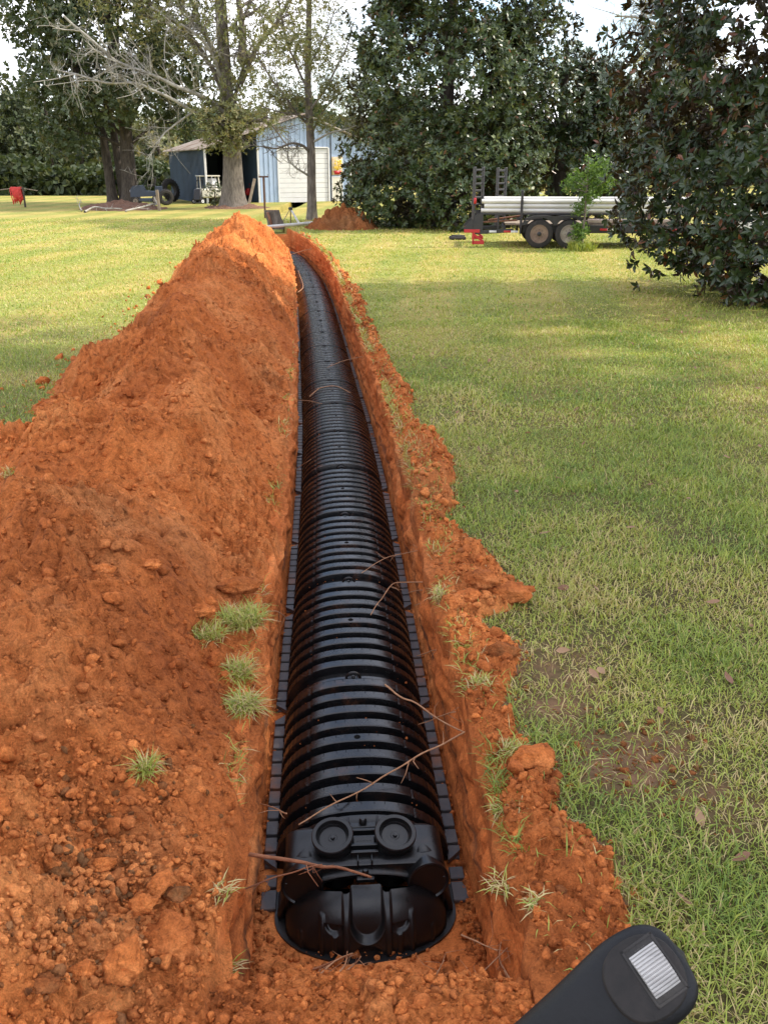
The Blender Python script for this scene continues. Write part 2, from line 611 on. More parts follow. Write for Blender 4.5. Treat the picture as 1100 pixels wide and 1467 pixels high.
M['olive'] = leaf_mat('olive_leaves', [(0.0, (0.25, 0.20, 0.09)), (0.3, (0.20, 0.195, 0.08)), (0.7, (0.135, 0.15, 0.065)), (1.0, (0.20, 0.215, 0.085))], transl=0.25)
M['bright'] = leaf_mat('young_leaves', [(0.0, (0.085, 0.15, 0.03)), (0.5, (0.075, 0.14, 0.026)), (1.0, (0.15, 0.23, 0.05))], transl=0.35)
M['needle'] = leaf_mat('far_leaves', [(0.0, (0.095, 0.10, 0.035)), (0.4, (0.050, 0.068, 0.024)), (0.8, (0.032, 0.050, 0.020)), (1.0, (0.085, 0.105, 0.035))], transl=0.2)
M['drygrass'] = leaf_mat('dry_leaves', [(0.0, (0.13, 0.058, 0.03)), (0.5, (0.20, 0.095, 0.05)), (1.0, (0.36, 0.22, 0.12))], transl=0.1)
M['bark'] = surf('grey_bark', (0.20, 0.172, 0.142), (0.10, 0.083, 0.068), scale=5, rough=0.9, bump=0.9, bscale=9, stretch=(3, 3, 0.7), spec=0.2)
M['bark_dark'] = surf('dark_bark', (0.10, 0.082, 0.066), (0.045, 0.037, 0.03), scale=5, rough=0.9, bump=0.8, bscale=9, stretch=(3, 3, 0.7), spec=0.2)
M['bark_pale'] = surf('pale_lichen_bark', (0.40, 0.38, 0.33), (0.20, 0.18, 0.15), scale=4, rough=0.9, bump=0.5, bscale=12, spec=0.2)
M['plastic'] = surf('black_plastic', (0.0035, 0.0036, 0.0042), (0.0055, 0.0055, 0.0062), scale=9, rough=0.25, spec=0.5, bump=0.05, bscale=50, rvar=0.07)
M['plastic_cap'] = surf('black_plastic_matt', (0.0040, 0.0041, 0.0046), (0.0062, 0.0062, 0.0066), scale=9, rough=0.34, spec=0.42, bump=0.05, bscale=60, rvar=0.08)
M['plastic_dusty'] = surf('dusty_black_plastic', (0.050, 0.052, 0.060), (0.085, 0.075, 0.072), scale=14, rough=0.36, spec=0.5, bump=0.1, bscale=50, rvar=0.1)
def dust_on(m, lo, hi, colour):
    nt = m.node_tree
    b = nt.nodes['Principled BSDF']
    src = b.inputs['Base Color'].links[0].from_socket
    tc = N(nt, 'ShaderNodeTexCoord')
    oi = N(nt, 'ShaderNodeObjectInfo')
    ad = N(nt, 'ShaderNodeVectorMath', operation='ADD')
    nt.links.new(tc.outputs['Object'], ad.inputs[0])
    nt.links.new(oi.outputs['Location'], ad.inputs[1])
    n = N(nt, 'ShaderNodeTexNoise', Scale=3.2, Detail=9, Roughness=0.72)
    nt.links.new(ad.outputs[0], n.inputs['Vector'])
    r = ramp(nt, [(lo, (0, 0, 0)), (hi, (1, 1, 1))])
    nt.links.new(n.outputs['Fac'], r.inputs['Fac'])
    nt.links.new(mix(nt, r.outputs['Color'], src, colour), b.inputs['Base Color'])
dust_on(M['plastic'], 0.56, 0.80, (0.075, 0.030, 0.014))
dust_on(M['plastic_cap'], 0.58, 0.84, (0.060, 0.026, 0.013))
dust_on(M['plastic_dusty'], 0.52, 0.72, (0.24, 0.085, 0.030))
M['void'] = surf('dark_opening', (0.003, 0.003, 0.003), (0.004, 0.004, 0.004), rough=0.9, spec=0.1)
M['root'] = surf('root_bark', (0.34, 0.135, 0.060), (0.22, 0.080, 0.035), scale=20, rough=0.8, bump=0.6, bscale=60)
M['root_pale'] = surf('pale_root', (0.46, 0.25, 0.13), (0.30, 0.14, 0.065), scale=20, rough=0.8, bump=0.4, bscale=60)

# ------------------------------------------------------------------ the trench line and the soil surfaces
_py = np.array([-60, 1.0, 2.9, 3.4, 4.17, 5.28, 6.41, 7.7, 10.2, 12.1, 16.8, 20.2, 24.3, 29.25, 33.5, 36.0, 400])
_px = np.array([0.35, 0.02, -0.07, -0.11, -0.16, -0.22, -0.29, -0.37, -0.56, -0.74, -1.17, -1.5, -1.97, -2.74, -3.75, -4.4, -60])
_yy = np.linspace(0, 40, 801)
_xx = np.interp(_yy, _py, _px)
_kk = np.hanning(41)
_kk /= _kk.sum()
_xx = np.convolve(np.pad(_xx, 20, mode='reflect', reflect_type='odd'), _kk, mode='valid')
def xc(y):
    return np.interp(y, _yy, _xx)
FLOOR = -0.606
def half(y):
    return 0.47 - 0.03 * smooth(6, 16, y)
def dig(y):
    return smooth(1.94, 2.30, y) * (1 - smooth(33.0, 34.2, y))

_ey = [0, 1.89, 2.23, 2.44, 2.76, 3.1, 3.68, 4.22, 4.46, 4.81, 5.3, 5.81, 6.4, 7.06, 8.2, 9.46, 11, 12.77, 15, 17.07, 20, 23.5, 28.8, 34]
_eo = [0.75, 0.70, 0.78, 0.82, 0.74, 0.68, 0.70, 0.76, 0.98, 0.96, 0.80, 0.76, 0.78, 0.84, 0.74, 0.76, 0.66, 0.68, 0.70, 0.72, 0.66, 0.58, 0.45, 0.5]
def spoil_edge(y):
    e = np.interp(y, _ey, _eo)
    q = p3(y * 2.3, np.zeros_like(np.asarray(y, float)))
    return e + 0.09 * fbm(q, 4, 5) - 0.02

_hy = [0.4, 1.2, 2.0, 2.6, 4, 6, 7, 8.5, 10, 13, 16, 19, 22, 24.5, 27, 29, 31]
_hh = [0.15, 0.26, 0.34, 0.46, 0.66, 0.78, 0.72, 0.86, 0.62, 0.88, 0.60, 0.70, 0.82, 0.66, 0.30, 0.05, 0.0]
_wy = [0, 7.4, 8.6, 12.2, 18, 22.6, 26, 29]
_ww = [2.6, 2.42, 2.50, 2.30, 2.45, 2.1, 1.8, 1.5]
_fq = [-0.2, 0, .06, .14, .25, .40, .50, .60, .80, 1.0, 1.2]
_fv = [-.06, .02, .10, .24, .58, .95, 1.0, .95, .50, 0, -.06]
def pile_h(x, y, detail=True):
    """height above the lawn of the long heap left of the trench"""
    x = np.asarray(x, float)
    y = np.asarray(y, float)
    a = xc(y) - half(y) - x
    a = a + 0.10 * fbm(p3(x * 0.9 + 7, y * 0.9), 3, 40) * smooth(0.0, 0.5, a)
    w = np.interp(y, _wy, _ww) + 0.24 * fbm(p3(y * 0.8, x * 0 + 3), 3, 21)
    q = a / w
    H = np.interp(y, _hy, _hh)
    h = H * np.interp(q, _fq, _fv)
    env = smooth(0.0, 0.22, q) * (1 - smooth(0.78, 1.0, q))
    lo = fbm(p3(x * 0.85, y * 0.85), 3, 3)
    h = h * (1 + 0.10 * lo) + 0.25 * env * lo
    # slumps and gullies running down to the trench
    g = fbm(p3(x * 1.1 + y * 0.9, y * 1.7 - x * 0.6), 3, 9)
    h = h - 0.10 * env * np.clip(np.abs(g) * -1 + 0.35, 0, 1) * 2.0 * smooth(0.1, 0.3, q)
    if detail:
        e2 = smooth(-0.05, 0.01, q) * (1 - smooth(0.95, 1.05, q)) * smooth(0.02, 0.1, H)
        h = h + e2 * (0.062 * fbm(p3(x * 3.1, y * 3.1), 4, 11) + 0.020 * fbm(p3(x * 13, y * 13), 4, 15) + 0.030 * np.minimum(0, fbm(p3(x * 6.5 + y * 2, y * 6.5), 3, 19) + .25))
        m = smooth(-0.45, 0.25, fbm(p3(x * 1.4 + 5, y * 1.4), 3, 33))
        h = h + e2 * m * (0.30 * clod(x, y, 0.19, 2, .35) + (0.5 + .3 * smooth(3.5, 6, y)) * clod(x, y, 0.085, 4, .5) + (0.75 + .4 * smooth(3.5, 6, y)) * clod(x + .02, y, 0.045, 6, .65) + .75 * clod(x, y + .01, .024, 7, .6) + smooth(5, 14, y) * (0.45 * clod(x, y, .26, 8, .5) + .4 * clod(x, y, .13, 10, .5)))
        h = h + e2 * (1 - m) * (0.35 * clod(x, y, 0.07, 14, .25) + 0.4 * clod(x, y, 0.035, 16, .4))
    return h

def ridge_h(x, y, detail=True):
    """height of the crumbly spoil along the right lip"""
    x = np.asarray(x, float)
    y = np.asarray(y, float)
    t = x - xc(y)
    s0 = half(y) - 0.03 + 0.12 * smooth(5.0, 9.0, y) + 0.05 * fbm(p3(y * 1.5, y * 0 + 9), 3, 61)
    e = spoil_edge(y)
    q = (t - s0) / np.maximum(e - s0, 0.05)
    n = fbm(p3(x * 2.2, y * 1.3), 3, 71)
    H = (0.055 + 0.06 * np.clip(n + 0.25, 0, 1.2)) * (0.6 + 0.4 * smooth(20, 8, y))
    prof = np.interp(q, [-.2, 0, .25, .6, .9, 1.0, 1.2], [-.3, .25, .8, 1.0, .5, -.05, -.6])
    h = H * prof
    if detail:
        e2 = smooth(0, .1, q) * (1 - smooth(.93, 1.0, q))
        h = h + e2 * (0.55 * clod(x, y, 0.13, 22, .5) + 0.6 * clod(x, y, 0.06, 24, .65) + 0.55 * clod(x, y, 0.03, 26, .6) + 0.012 * fbm(p3(x * 14, y * 14), 3, 27))
    return h

def bank_h(x, y, detail=True):
    """crumbly bank at the near end of the trench"""
    x = np.asarray(x, float)
    y = np.asarray(y, float)
    yb = 2.01 + 0.03 * fbm(p3(x * 3, x * 0), 3, 81) - 0.10 * smooth(0.25, 0.55, np.abs(x - 0.02))
    prof = np.interp(y - yb, [-1.2, -.8, -.30, -.06, .05, .12, .2, .28, .36, .45, .7], [-.02, .04, .05, .035, .0, -.10, -.28, -.46, -.58, -.63, -.66])
    edge = smooth(-0.95, -0.6, x) * (1 - smooth(0.62, 0.86, x + 0.05 * fbm(p3(y * 6, y * 0), 2, 84)))
    h = np.where(prof > 0, prof * edge - 0.05 * (1 - edge), prof - 0.05 * (1 - edge))
    if detail:
        e2 = edge * (0.35 + 0.65 * smooth(0.25, 0.1, y - yb))
        h = h + e2 * (0.55 * clod(x, y, 0.11, 42, .5) + 0.6 * clod(x, y, 0.055, 44, .7) + 0.6 * clod(x, y, 0.028, 46, .7) + 0.010 * fbm(p3(x * 16, y * 16), 3, 47))
    return h

def soil_z(x, y):
    x = np.asarray(x, float)
    y = np.asarray(y, float)
    h = np.maximum(np.maximum(pile_h(x, y), ridge_h(x, y)), 0)
    return h + gz(y)

# ------------------------------------------------------------------ ground: one sheet to the horizon, the trench cut into it
def bare(x, y):
    n = 0.35 * fbm(p3(np.asarray(x) * 3, np.asarray(y) * 3), 3, 91)
    a = np.exp(-(((x - .95) / 0.40) ** 2 + ((y - 3.15) / 0.30) ** 2))
    b = np.exp(-(((x - 0.75) / 0.30) ** 2 + ((y - 3.5) / 0.45) ** 2))
    c = 0.6 * np.exp(-(((x - 1.25) / 0.3) ** 2 + ((y - 2.85) / 0.22) ** 2))
    return np.clip(np.maximum(np.maximum(a, b), c) + n * 0.8, 0, 1)

def build_ground():
    yr = np.concatenate([-60 * np.linspace(1, 0, 14) ** 2 - 0.0, np.linspace(0.3, 1.9, 14), 1.95 * np.exp(np.arange(0, 520) * 0.0056)])
    yr = yr[yr < 36]
    yr = np.concatenate([yr, 36.2 * np.exp(np.linspace(0, math.log(700 / 36.2), 60))])
    hw = half(yr)
    d = dig(yr)
    cols = []
    far = -np.exp(np.linspace(math.log(400), math.log(0.85), 34))
    for t in far:
        cols.append(('l', t))
    for t in np.linspace(0.80, 0.50, 9):
        cols.append(('l', -t))
    nW = 34
    for k in range(nW):
        cols.append(('wl', k / (nW - 1)))
    for k in range(1, 22):
        cols.append(('f', k / 22 * 2 - 1))
    for k in range(nW):
        cols.append(('wr', 1 - k / (nW - 1)))
    for t in np.linspace(0.50, 1.9, 40):
        cols.append(('r', t))
    for t in np.exp(np.linspace(math.log(2.0), math.log(500), 40)):
        cols.append(('r', t))
    X = np.zeros((len(yr), len(cols)))
    Z = np.zeros_like(X)
    D = np.zeros_like(X)
    Y = np.repeat(yr[:, None], len(cols), 1)
    cx = xc(np.clip(yr, 0, 40))
    for j, (k, t) in enumerate(cols):
        if k in 'lr':
            X[:, j] = cx + t
            Z[:, j] = gz(yr)
            if k == 'l':
                D[:, j] = np.where((t > -2.6) & (yr > 0) & (yr < 30), 0.9, 0.0)
            else:
                e = spoil_edge(np.clip(yr, 0, 40))
                near = np.where((yr < 34.5) & (yr > 0.5), 1.0, 0.0)
                D[:, j] = np.maximum(np.clip(0.5 + (e + 0.02 - t) * 6, 0, 1) * near * (0.55 + 0.45 * smooth(0.60, 0.5, t)), 0)
                D[:, j] = np.maximum(D[:, j], 0.36 * bare(X[:, j], yr))
        elif k in ('wl', 'wr'):
            s = -1 if k == 'wl' else 1
            w = hw + 0.018 * (1 - t) ** 2 - 0.015 * t + 0.03 * (1 - d)
            X[:, j] = cx + s * w
            rnd = t ** 1.0
            Z[:, j] = gz(yr) * (1 - t) + FLOOR * rnd * d
            D[:, j] = 1.0 if t > 0.04 else 0.75
            amp = 0.022 * np.sin(PI * min(1, t * 1.02)) + 0.030 * (1 - t)
            P = np.stack([X[:, j] * 1.0, Y[:, j] * 2.6, Z[:, j] * 4.0], -1)
            P2 = np.stack([X[:, j] * 5, Y[:, j] * 13, Z[:, j] * 26.0], -1)
            P3 = np.stack([X[:, j] * 5, Y[:, j] * 3.0, Z[:, j] * 30.0], -1)
            X[:, j] += (amp * fbm(P, 3, 101 if s < 0 else 131) + (0.016 * fbm(P2, 4, 107) + 0.010 * fbm(P3, 2, 117) + 0.022 * (1 - t) ** 2 * fbm(P2 * .6, 3, 119)) * (0.25 + t * (1 - t) * 3)) * d
            Z[:, j] += 0.02 * (1 - t) * fbm(P, 3, 109) * (1 if t < 0.3 else 0.4)
        else:
            X[:, j] = cx + t * (hw - 0.015)
            Z[:, j] = FLOOR * d
            D[:, j] = 1.0
            Pn = p3(X[:, j] * 9, Y[:, j] * 9)
            loose = (1 - smooth(2.55, 3.0, yr)) * 0.008 + 0.05 * max(0, abs(t) - 0.78) + 0.004
            Z[:, j] += (np.abs(fbm(Pn, 3, 121)) * loose * 1.1 + 0.5 * loose) * np.clip(d * 2, 0, 1)
    D = D * np.where(yr > 34.3, 0.0, 1.0)[:, None] * np.where(yr < 0.3, 0.0, 1.0)[:, None]
    V = np.stack([X, Y, Z], -1)
    mb = MB()
    mb.grid(V, tint=D)
    o = mb.build('ground', M['ground'])
    tag(o, 'flat mown lawn with a straight trench cut into it', 'lawn', kind='structure')
    return o
build_ground()

# ------------------------------------------------------------------ heaps
def clay_tint(x, y):
    n = fbm(p3(x * 0.45, y * 0.45), 3, 201)
    bright = 0.5 + 0.10 * n
    bright = bright + 0.20 * smooth(14.5, 18.0, y + 0.9 * fbm(p3(x * 1.1, y * 0.7), 3, 203))     # brighter far end, sunlight put into the clay colour
    bright = bright + 0.22 * np.exp(-(((x + 2.5) / 1.0) ** 2 + ((y - 5.8) / 1.6) ** 2))
    bright = bright + 0.24 * smooth(3.2, 2.3, y)
    dark = smooth(0.25, 0.65, fbm(p3(x * 2.2, y * 1.6), 3, 207)) * 0.15
    grey = 0.33 * np.exp(-(((x + 0.83) / 0.17) ** 2 + ((y - 2.25) / 0.30) ** 2))
    return np.clip(bright - dark - grey, 0, 1)

def build_pile():
    yr = 1.1 * np.exp(np.arange(0, 1300) * 0.0026)
    yr = yr[yr < 30.4]
    s = np.linspace(0, 1, 400)
    a = -0.03 + 3.05 * (0.42 * s + 0.58 * s ** 2)
    Y = np.repeat(yr[:, None], len(a), 1)
    lipn = 0.03 * fbm(p3(yr * 3.0, yr * 0), 4, 231)
    X = xc(Y) - half(Y) - a[None] + lipn[:, None] * (1 - smooth(0, 0.2, a))[None]
    x, y = X.ravel(), Y.ravel()
    h = pile_h(x, y).reshape(X.shape)
    edge = smooth(-0.01, 0.03, a)[None]
    Z = gz(Y) + h * edge + (-0.05) * (1 - edge)
    # fresh overhang roughness on the steep faces
    dx = 0.02 * fbm(np.stack([x * 9, y * 9, h.ravel() * 9], -1), 3, 237).reshape(X.shape)
    dy = 0.02 * fbm(np.stack([x * 9, y * 9, h.ravel() * 9 + 40], -1), 3, 239).reshape(X.shape)
    w = smooth(0.04, 0.2, a)[None]
    mb = MB()
    mb.grid(np.stack([X + dx * w, Y + dy * w, Z], -1), tint=clay_tint(x, y), flip=True)
    tag(mb.build('dirt_pile', M['clay']), 'long heap of red orange clay running along the left side of the trench', 'dirt pile')

def build_ridge():
    yr = 1.55 * np.exp(np.arange(0, 560) * 0.0054)
    yr = yr[yr < 33]
    t = np.concatenate([np.linspace(0.36, .44, 8), np.linspace(0.448, 1.16, 120)])
    Y = np.repeat(yr[:, None], len(t), 1)
    lipl = half(yr) - .008 + .022 * fbm(p3(yr * 4, yr * 0), 4, 253)
    X = xc(Y) + np.maximum(t[None], lipl[:, None])
    x, y = X.ravel(), Y.ravel()
    h = ridge_h(x, y).reshape(X.shape)
    Z = gz(Y) + np.maximum(h, -0.06)
    over = np.clip(lipl[:, None] - t[None], 0, 1)
    Z = Z - 1.3 * over
    Z = np.where((Y < 2.0), np.minimum(Z, gz(Y) + 0.08 - 0.25 * (2.0 - Y)), Z)
    mb = MB()
    ti = np.clip(0.50 + 0.22 * fbm(p3(x * 1.4, y * 1.0), 3, 251) + 0.3 * smooth(18, 22, y), 0, 1)
    mb.grid(np.stack([X, Y, Z], -1), tint=ti)
    tag(mb.build('dirt_ridge', M['clay']), 'low crumbly strip of red spoil along the right lip of the trench', 'dirt ridge')

def build_bank():
    xr = np.linspace(-1.0, 0.95, 240)
    yr = np.linspace(0.9, 2.60, 230)
    X, Y = np.meshgrid(xr, yr)
    X = np.where(Y > 2.06, np.clip(X, -.50, .46), X)
    h = bank_h(X.ravel(), Y.ravel()).reshape(X.shape)
    mb = MB()
    ti = np.clip(0.62 + 0.25 * fbm(p3(X.ravel() * 2, Y.ravel() * 2), 3, 261), 0, 1)
    mb.grid(np.stack([X, Y, gz(Y) + h], -1), tint=ti)
    tag(mb.build('dirt_bank', M['clay']), 'crumbly bank of loose orange clay across the near end of the trench', 'dirt bank')

def build_far_mound():
    c = on_ground(487, 331)
    r = np.linspace(0, 1.12, 60)
    th = np.linspace(0, 2 * PI, 140)
    R, TH = np.meshgrid(r, th)
    x, y = R * np.cos(TH) * 1.35, R * np.sin(TH) * 1.1
    n = fbm(p3((x * 1.1 + 4).ravel(), (y * 1.1).ravel()), 4, 271).reshape(R.shape)
    h = 0.66 * (1 - np.clip(R, 0, 1.1) ** 1.5) * (1 + 0.25 * n)
    e = smooth(1.1, .9, R)
    xf, yf = x.ravel(), y.ravel()
    h = h + e * (0.9 * clod(xf, yf, 0.26, 52, .5) + 0.7 * clod(xf, yf, 0.12, 54, .6) + 0.05 * fbm(p3(xf * 5, yf * 5), 3, 57)).reshape(R.shape)
    mb = MB()
    mb.grid(np.stack([x, y, h - 0.04], -1), tint=0.12 + 0.08 * n)
    o = mb.build('dirt_mound', M['clay'])
    o.location = (c.x, c.y + 1.3, gz(c.y))
    tag(o, 'dark brown red mound of earth beside the tall magnolia at the far trench end', 'dirt mound')

build_pile()
build_ridge()
build_bank()
build_far_mound()

# ------------------------------------------------------------------ clods and crumbs
def ico(sub):
    bm = bmesh.new()
    bmesh.ops.create_icosphere(bm, subdivisions=sub, radius=1)
    v = np.array([p.co[:] for p in bm.verts])
    f = np.array([[q.index for q in p.verts] for p in bm.faces])
    bm.free()
    return v, f
ICO1, ICO2, ICO3, ICO4 = ico(1), ico(2), ico(3), ico(4)

def rock_shape(base, seed, rough=0.28, nf=5, cut=(.55, .85)):
    v, f = base
    rg = np.random.default_rng(seed)
    s = np.array([1, rg.uniform(.62, 1), rg.uniform(.5, .85)])
    p = v * (1 + rough * fbm(v * 1.3 + seed * 3.1, 4, seed)[:, None])
    for _ in range(nf):           # broken faces
        n = rg.normal(size=3)
        n /= np.linalg.norm(n)
        dd = rg.uniform(*cut)
        k = p @ n
        p = p - np.clip(k - dd, 0, None)[:, None] * n * 0.85
    return p * s, f

def rotz_mats(n, rg):
    a, b, c = rg.uniform(0, 2 * PI, n), rg.normal(0, .5, n), rg.normal(0, .5, n)
    ca, sa, cb, sb, cc, sc = np.cos(a), np.sin(a), np.cos(b), np.sin(b), np.cos(c), np.sin(c)
    o, z = np.ones(n), np.zeros(n)
    Rz = np.stack([ca, -sa, z, sa, ca, z, z, z, o], -1).reshape(n, 3, 3)
    Rx = np.stack([o, z, z, z, cb, -sb, z, sb, cb], -1).reshape(n, 3, 3)
    Ry = np.stack([cc, z, sc, z, o, z, -sc, z, cc], -1).reshape(n, 3, 3)
    return Rz @ Rx @ Ry

def scatter_crumbs():
    rg = np.random.default_rng(5)
    pts = []
    # heap near part
    n = 30000
    y = 1.5 * np.exp(rg.uniform(0, math.log(15 / 1.5), n))
    a = rg.uniform(0.02, 2.5, n) * np.minimum(1, 0.30 + y / 7)
    x = xc(y) - half(y) - a
    m = fbm(p3(x * 1.1, y * 1.1), 3, 301) + 0.3 * smooth(3.4, 2.4, y)
    keep = (rg.uniform(-0.9, 0.6, n) < m)
    x, y = x[keep], y[keep]
    sz = np.clip(0.0045 * np.exp(rg.normal(0, .62, len(x))) * (0.75 + 0.16 * y), 0.003, 0.05)
    pts.append((x, y, gz(y) + pile_h(x, y), sz, clay_tint(x, y) + rg.normal(0, .08, len(x))))
    # rubble in the near left corner
    n = 4600
    x = rg.normal(-0.86, 0.20, n)
    y = rg.normal(2.28, 0.30, n)
    k = (x < xc(y) - half(y) - 0.03) & (y > 1.5)
    x, y = x[k], y[k]
    sz = np.clip(0.0056 * np.exp(rg.normal(0, .62, len(x))), 0.0028, 0.024)
    ti = np.where(rg.random(len(x)) < 0.25 * np.exp(-((x + 0.83) / .22) ** 2), rg.uniform(0.0, .15, len(x)), rg.uniform(.4, .85, len(x)))
    pts.append((x, y, gz(y) + pile_h(x, y), sz, ti))
    # right strip
    n = 7500
    y = 1.9 * np.exp(rg.uniform(0, math.log(20 / 1.9), n))
    q = rg.uniform(0, 1.12, n)
    x = xc(y) + half(y) + 0.02 + q * (spoil_edge(y) - half(y))
    k = rg.random(n) < np.where(q < .95, .8, .3)
    x, y = x[k], y[k]
    sz = np.clip(0.006 * np.exp(rg.normal(0, .6, len(x))) * (0.7 + 0.12 * y), 0.003, 0.04)
    pts.append((x, y, gz(y) + np.maximum(ridge_h(x, y), 0), sz, np.clip(rg.normal(.52, .14, len(x)), 0, 1)))
    # near bank
    n = 3800
    x = rg.uniform(-0.75, 0.72, n)
    y = rg.uniform(1.65, 2.24, n)
    z = gz(y) + bank_h(x, y)
    k = z > -0.05
    x, y, z = x[k], y[k], z[k]
    sz = np.clip(0.0055 * np.exp(rg.normal(0, .62, len(x))), 0.003, 0.026)
    pts.append((x, y, z, sz, np.clip(rg.normal(.62, .14, len(x)), 0, 1)))
    # fallen in the trench: round the end cap and along the flanges
    n = 1100
    y = np.where(rg.random(n) < .55, rg.uniform(2.45, 3.1, n), 2.6 * np.exp(rg.uniform(0, 1.6, n)))
    s = np.where(rg.random(n) < .68, 1, -1)
    x = xc(y) + s * (half(y) - np.abs(rg.normal(0.0, 0.022, n)) - 0.02)
    z = np.full(n, FLOOR + 0.018)
    sz = np.clip(0.008 * np.exp(rg.normal(0, .5, n)), 0.004, 0.03)
    pts.append((x, y, z, sz, np.clip(rg.normal(.5, .12, n), 0, 1)))
    n = 700
    x = rg.uniform(-0.5, 0.42, n)
    y = rg.uniform(2.25, 2.72, n)
    d = dig(y)
    pts.append((x, y, FLOOR * d + 0.015, np.clip(0.007 * np.exp(rg.normal(0, .6, n)), 0.004, 0.03), np.clip(rg.normal(.52, .12, n), 0, 1)))
    # grit in the bare patches
    n = 900
    x, y = rg.normal(.95, .28, n), rg.normal(3.12, .24, n)
    k = bare(x, y) > .35
    x, y = x[k], y[k]
    pts.append((x, y, gz(y), np.clip(.005 * np.exp(rg.normal(0, .6, len(x))), .002, .02), np.clip(rg.normal(.10, .10, len(x)), 0, 1)))
    # bits of clay that rolled out onto the left lawn
    n = 420
    y = 6.5 * np.exp(rg.uniform(0, 1.45, n))
    x = xc(y) - half(y) - np.interp(y, _wy, _ww) - np.abs(rg.normal(0, .35, n)) + .1
    pts.append((x, y, gz(y) + .01, np.clip(.010 * np.exp(rg.normal(0, .7, n)) * (.6 + .05 * y), .005, .08), np.clip(rg.normal(.5, .12, n), 0, 1)))
    # a little soil spilled into the grooves of the chambers
    n = 420
    y = 3.2 * np.exp(rg.uniform(0, 2.0, n))
    q = rg.uniform(-1, 1, n)
    pts.append((xc(y) + .30 * q, y, FLOOR + .006 + .287 * (1 - np.abs(.30 * q / .388) ** 2.35) ** (1 / 2.35) - .018, np.clip(0.003 * np.exp(rg.normal(0, .5, n)) * (.7 + .1 * y), .002, .012), np.clip(rg.normal(.55, .1, n), 0, 1)))
    x, y, z, sz, ti = [np.concatenate(k) for k in zip(*pts)]
    lib = [rock_shape(ICO1, 400 + k, .45) for k in range(10)] 
    lib2 = [rock_shape(ICO2, 430 + k, .5) for k in range(8)]
    mb = MB()
    px = sz / np.maximum(y, 1)
    which = rg.integers(0, 10, len(x))
    big = (px > 0.0042)
    for grp, L in ((~big, lib), (big, lib2)):
        for k in range(len(L)):
            sel = np.where(grp & (which % len(L) == k))[0]
            if not len(sel):
                continue
            v, f = L[k]
            R = rotz_mats(len(sel), rg)
            V = np.einsum('nij,vj->nvi', R, v) * sz[sel][:, None, None]
            V = V + np.stack([x[sel], y[sel], z[sel] + sz[sel] * 0.22], -1)[:, None]
            F = (f[None] + (np.arange(len(sel)) * len(v))[:, None, None]).reshape(-1, 3)
            mb.add(V.reshape(-1, 3), [F], tint=np.repeat(np.clip(ti[sel], 0, 1), len(v)))
    tag(mb.build('soil_crumbs', M['clod'], smooth_=False), 'loose crumbs of red clay scattered over heap and trench edges', 'soil crumbs', kind='stuff')
scatter_crumbs()

def clod_thing(px, py, up, size, sx, sy, sz, tint, seed, label, rz=0.0, rx=0.0, ry=0.0, group='big clods of clay'):
    p = on_ground(px, py, up)
    v, f = rock_shape(ICO4, seed, .30, 7, (.72, .98))
    v[:, 2] *= 1.2
    v = v * (1 + 0.15 * fbm(v * 3.2 + seed, 4, seed + 7)[:, None] + 0.06 * fbm(v * 13 + seed, 3, seed + 9)[:, None])
    v = v * np.array([sx, sy, sz]) * size
    R = np.array(Matrix.Rotation(rz, 3, 'Z') @ Matrix.Rotation(ry, 3, 'Y') @ Matrix.Rotation(rx, 3, 'X'))
    v = v @ R.T
    mb = MB()
    mb.add(v, [f], tint=np.clip(tint + 0.12 * fbm(v / size * 2.2, 2, seed), 0, 1))
    o = mb.build('dirt_clod', M['clod'])
    zz = float(soil_z([p.x], [p.y])[0])
    o.location = (p.x, p.y, max(zz, p.z - 0.02) + size * sz * 0.25)
    return tag(o, label, 'dirt clod', group)
clod_thing(178, 1375, .22, .070, .75, 1.25, .8, .74, 11, 'largest tall orange clod standing in the near left rubble', .35, .5, 0)
clod_thing(243, 1345, .12, .085, .85, 1.3, .7, .55, 12, 'smooth rounded brown lump at the left corner of the trench', -.5, 0, .1)
clod_thing(206, 1290, .22, .036, 1.2, .9, .7, .70, 13, 'orange clod just above the largest clod, near left rubble', .4)
clod_thing(228, 1262, .20, .040, .8, 1.2, .7, .72, 14, 'flat faced orange clod upper right of the near left rubble', -.5, .3)
clod_thing(146, 1232, .22, .036, 1.3, .7, .6, .74, 15, 'broken orange slab lying highest in the near left rubble', .2)
clod_thing(88, 1262, .24, .030, 1.1, 1, .9, .04, 16, 'dark grey clod at the left of the near left rubble', .2)
clod_thing(252, 1276, .18, .034, 1.2, .9, .8, .10, 17, 'grey brown clod right of the orange clods near the trench corner', .1)
clod_thing(84, 1332, .22, .028, .8, 1.3, .8, .08, 18, 'upright grey clod left of the largest orange clod', .1, .4)
clod_thing(8, 1232, .25, .042, 1, 1, .8, .70, 19, 'orange clod cut by the left edge of the photo', .1)
clod_thing(120, 1400, .20, .036, 1.1, .9, .8, .62, 20, 'red clod below left of the largest clod', .6)
clod_thing(70, 1445, .2, .034, 1.2, .9, .8, .20, 31, 'brown clod low in the bottom left corner', .3)
clod_thing(160, 912, .30, .045, 1.1, .9, .7, .66, 21, 'pale orange clod alone on the left heap slope', .2)
clod_thing(215, 860, .36, .07, 1.2, .9, .55, .66, 22, 'flat orange clod midway up the left heap, left of the grass', .2)
clod_thing(290, 872, .24, .06, 1.2, .9, .6, .60, 23, 'orange clod beside the green grass on the left heap', .4)
clod_thing(345, 838, .13, .09, 1.3, .8, .6, .36, 24, 'brown sod lump at the left lip above the green grass', .3)
clod_thing(728, 850, .06, .115, 1.1, .95, .8, .52, 25, 'large red clod pushed furthest onto the right lawn', .2)
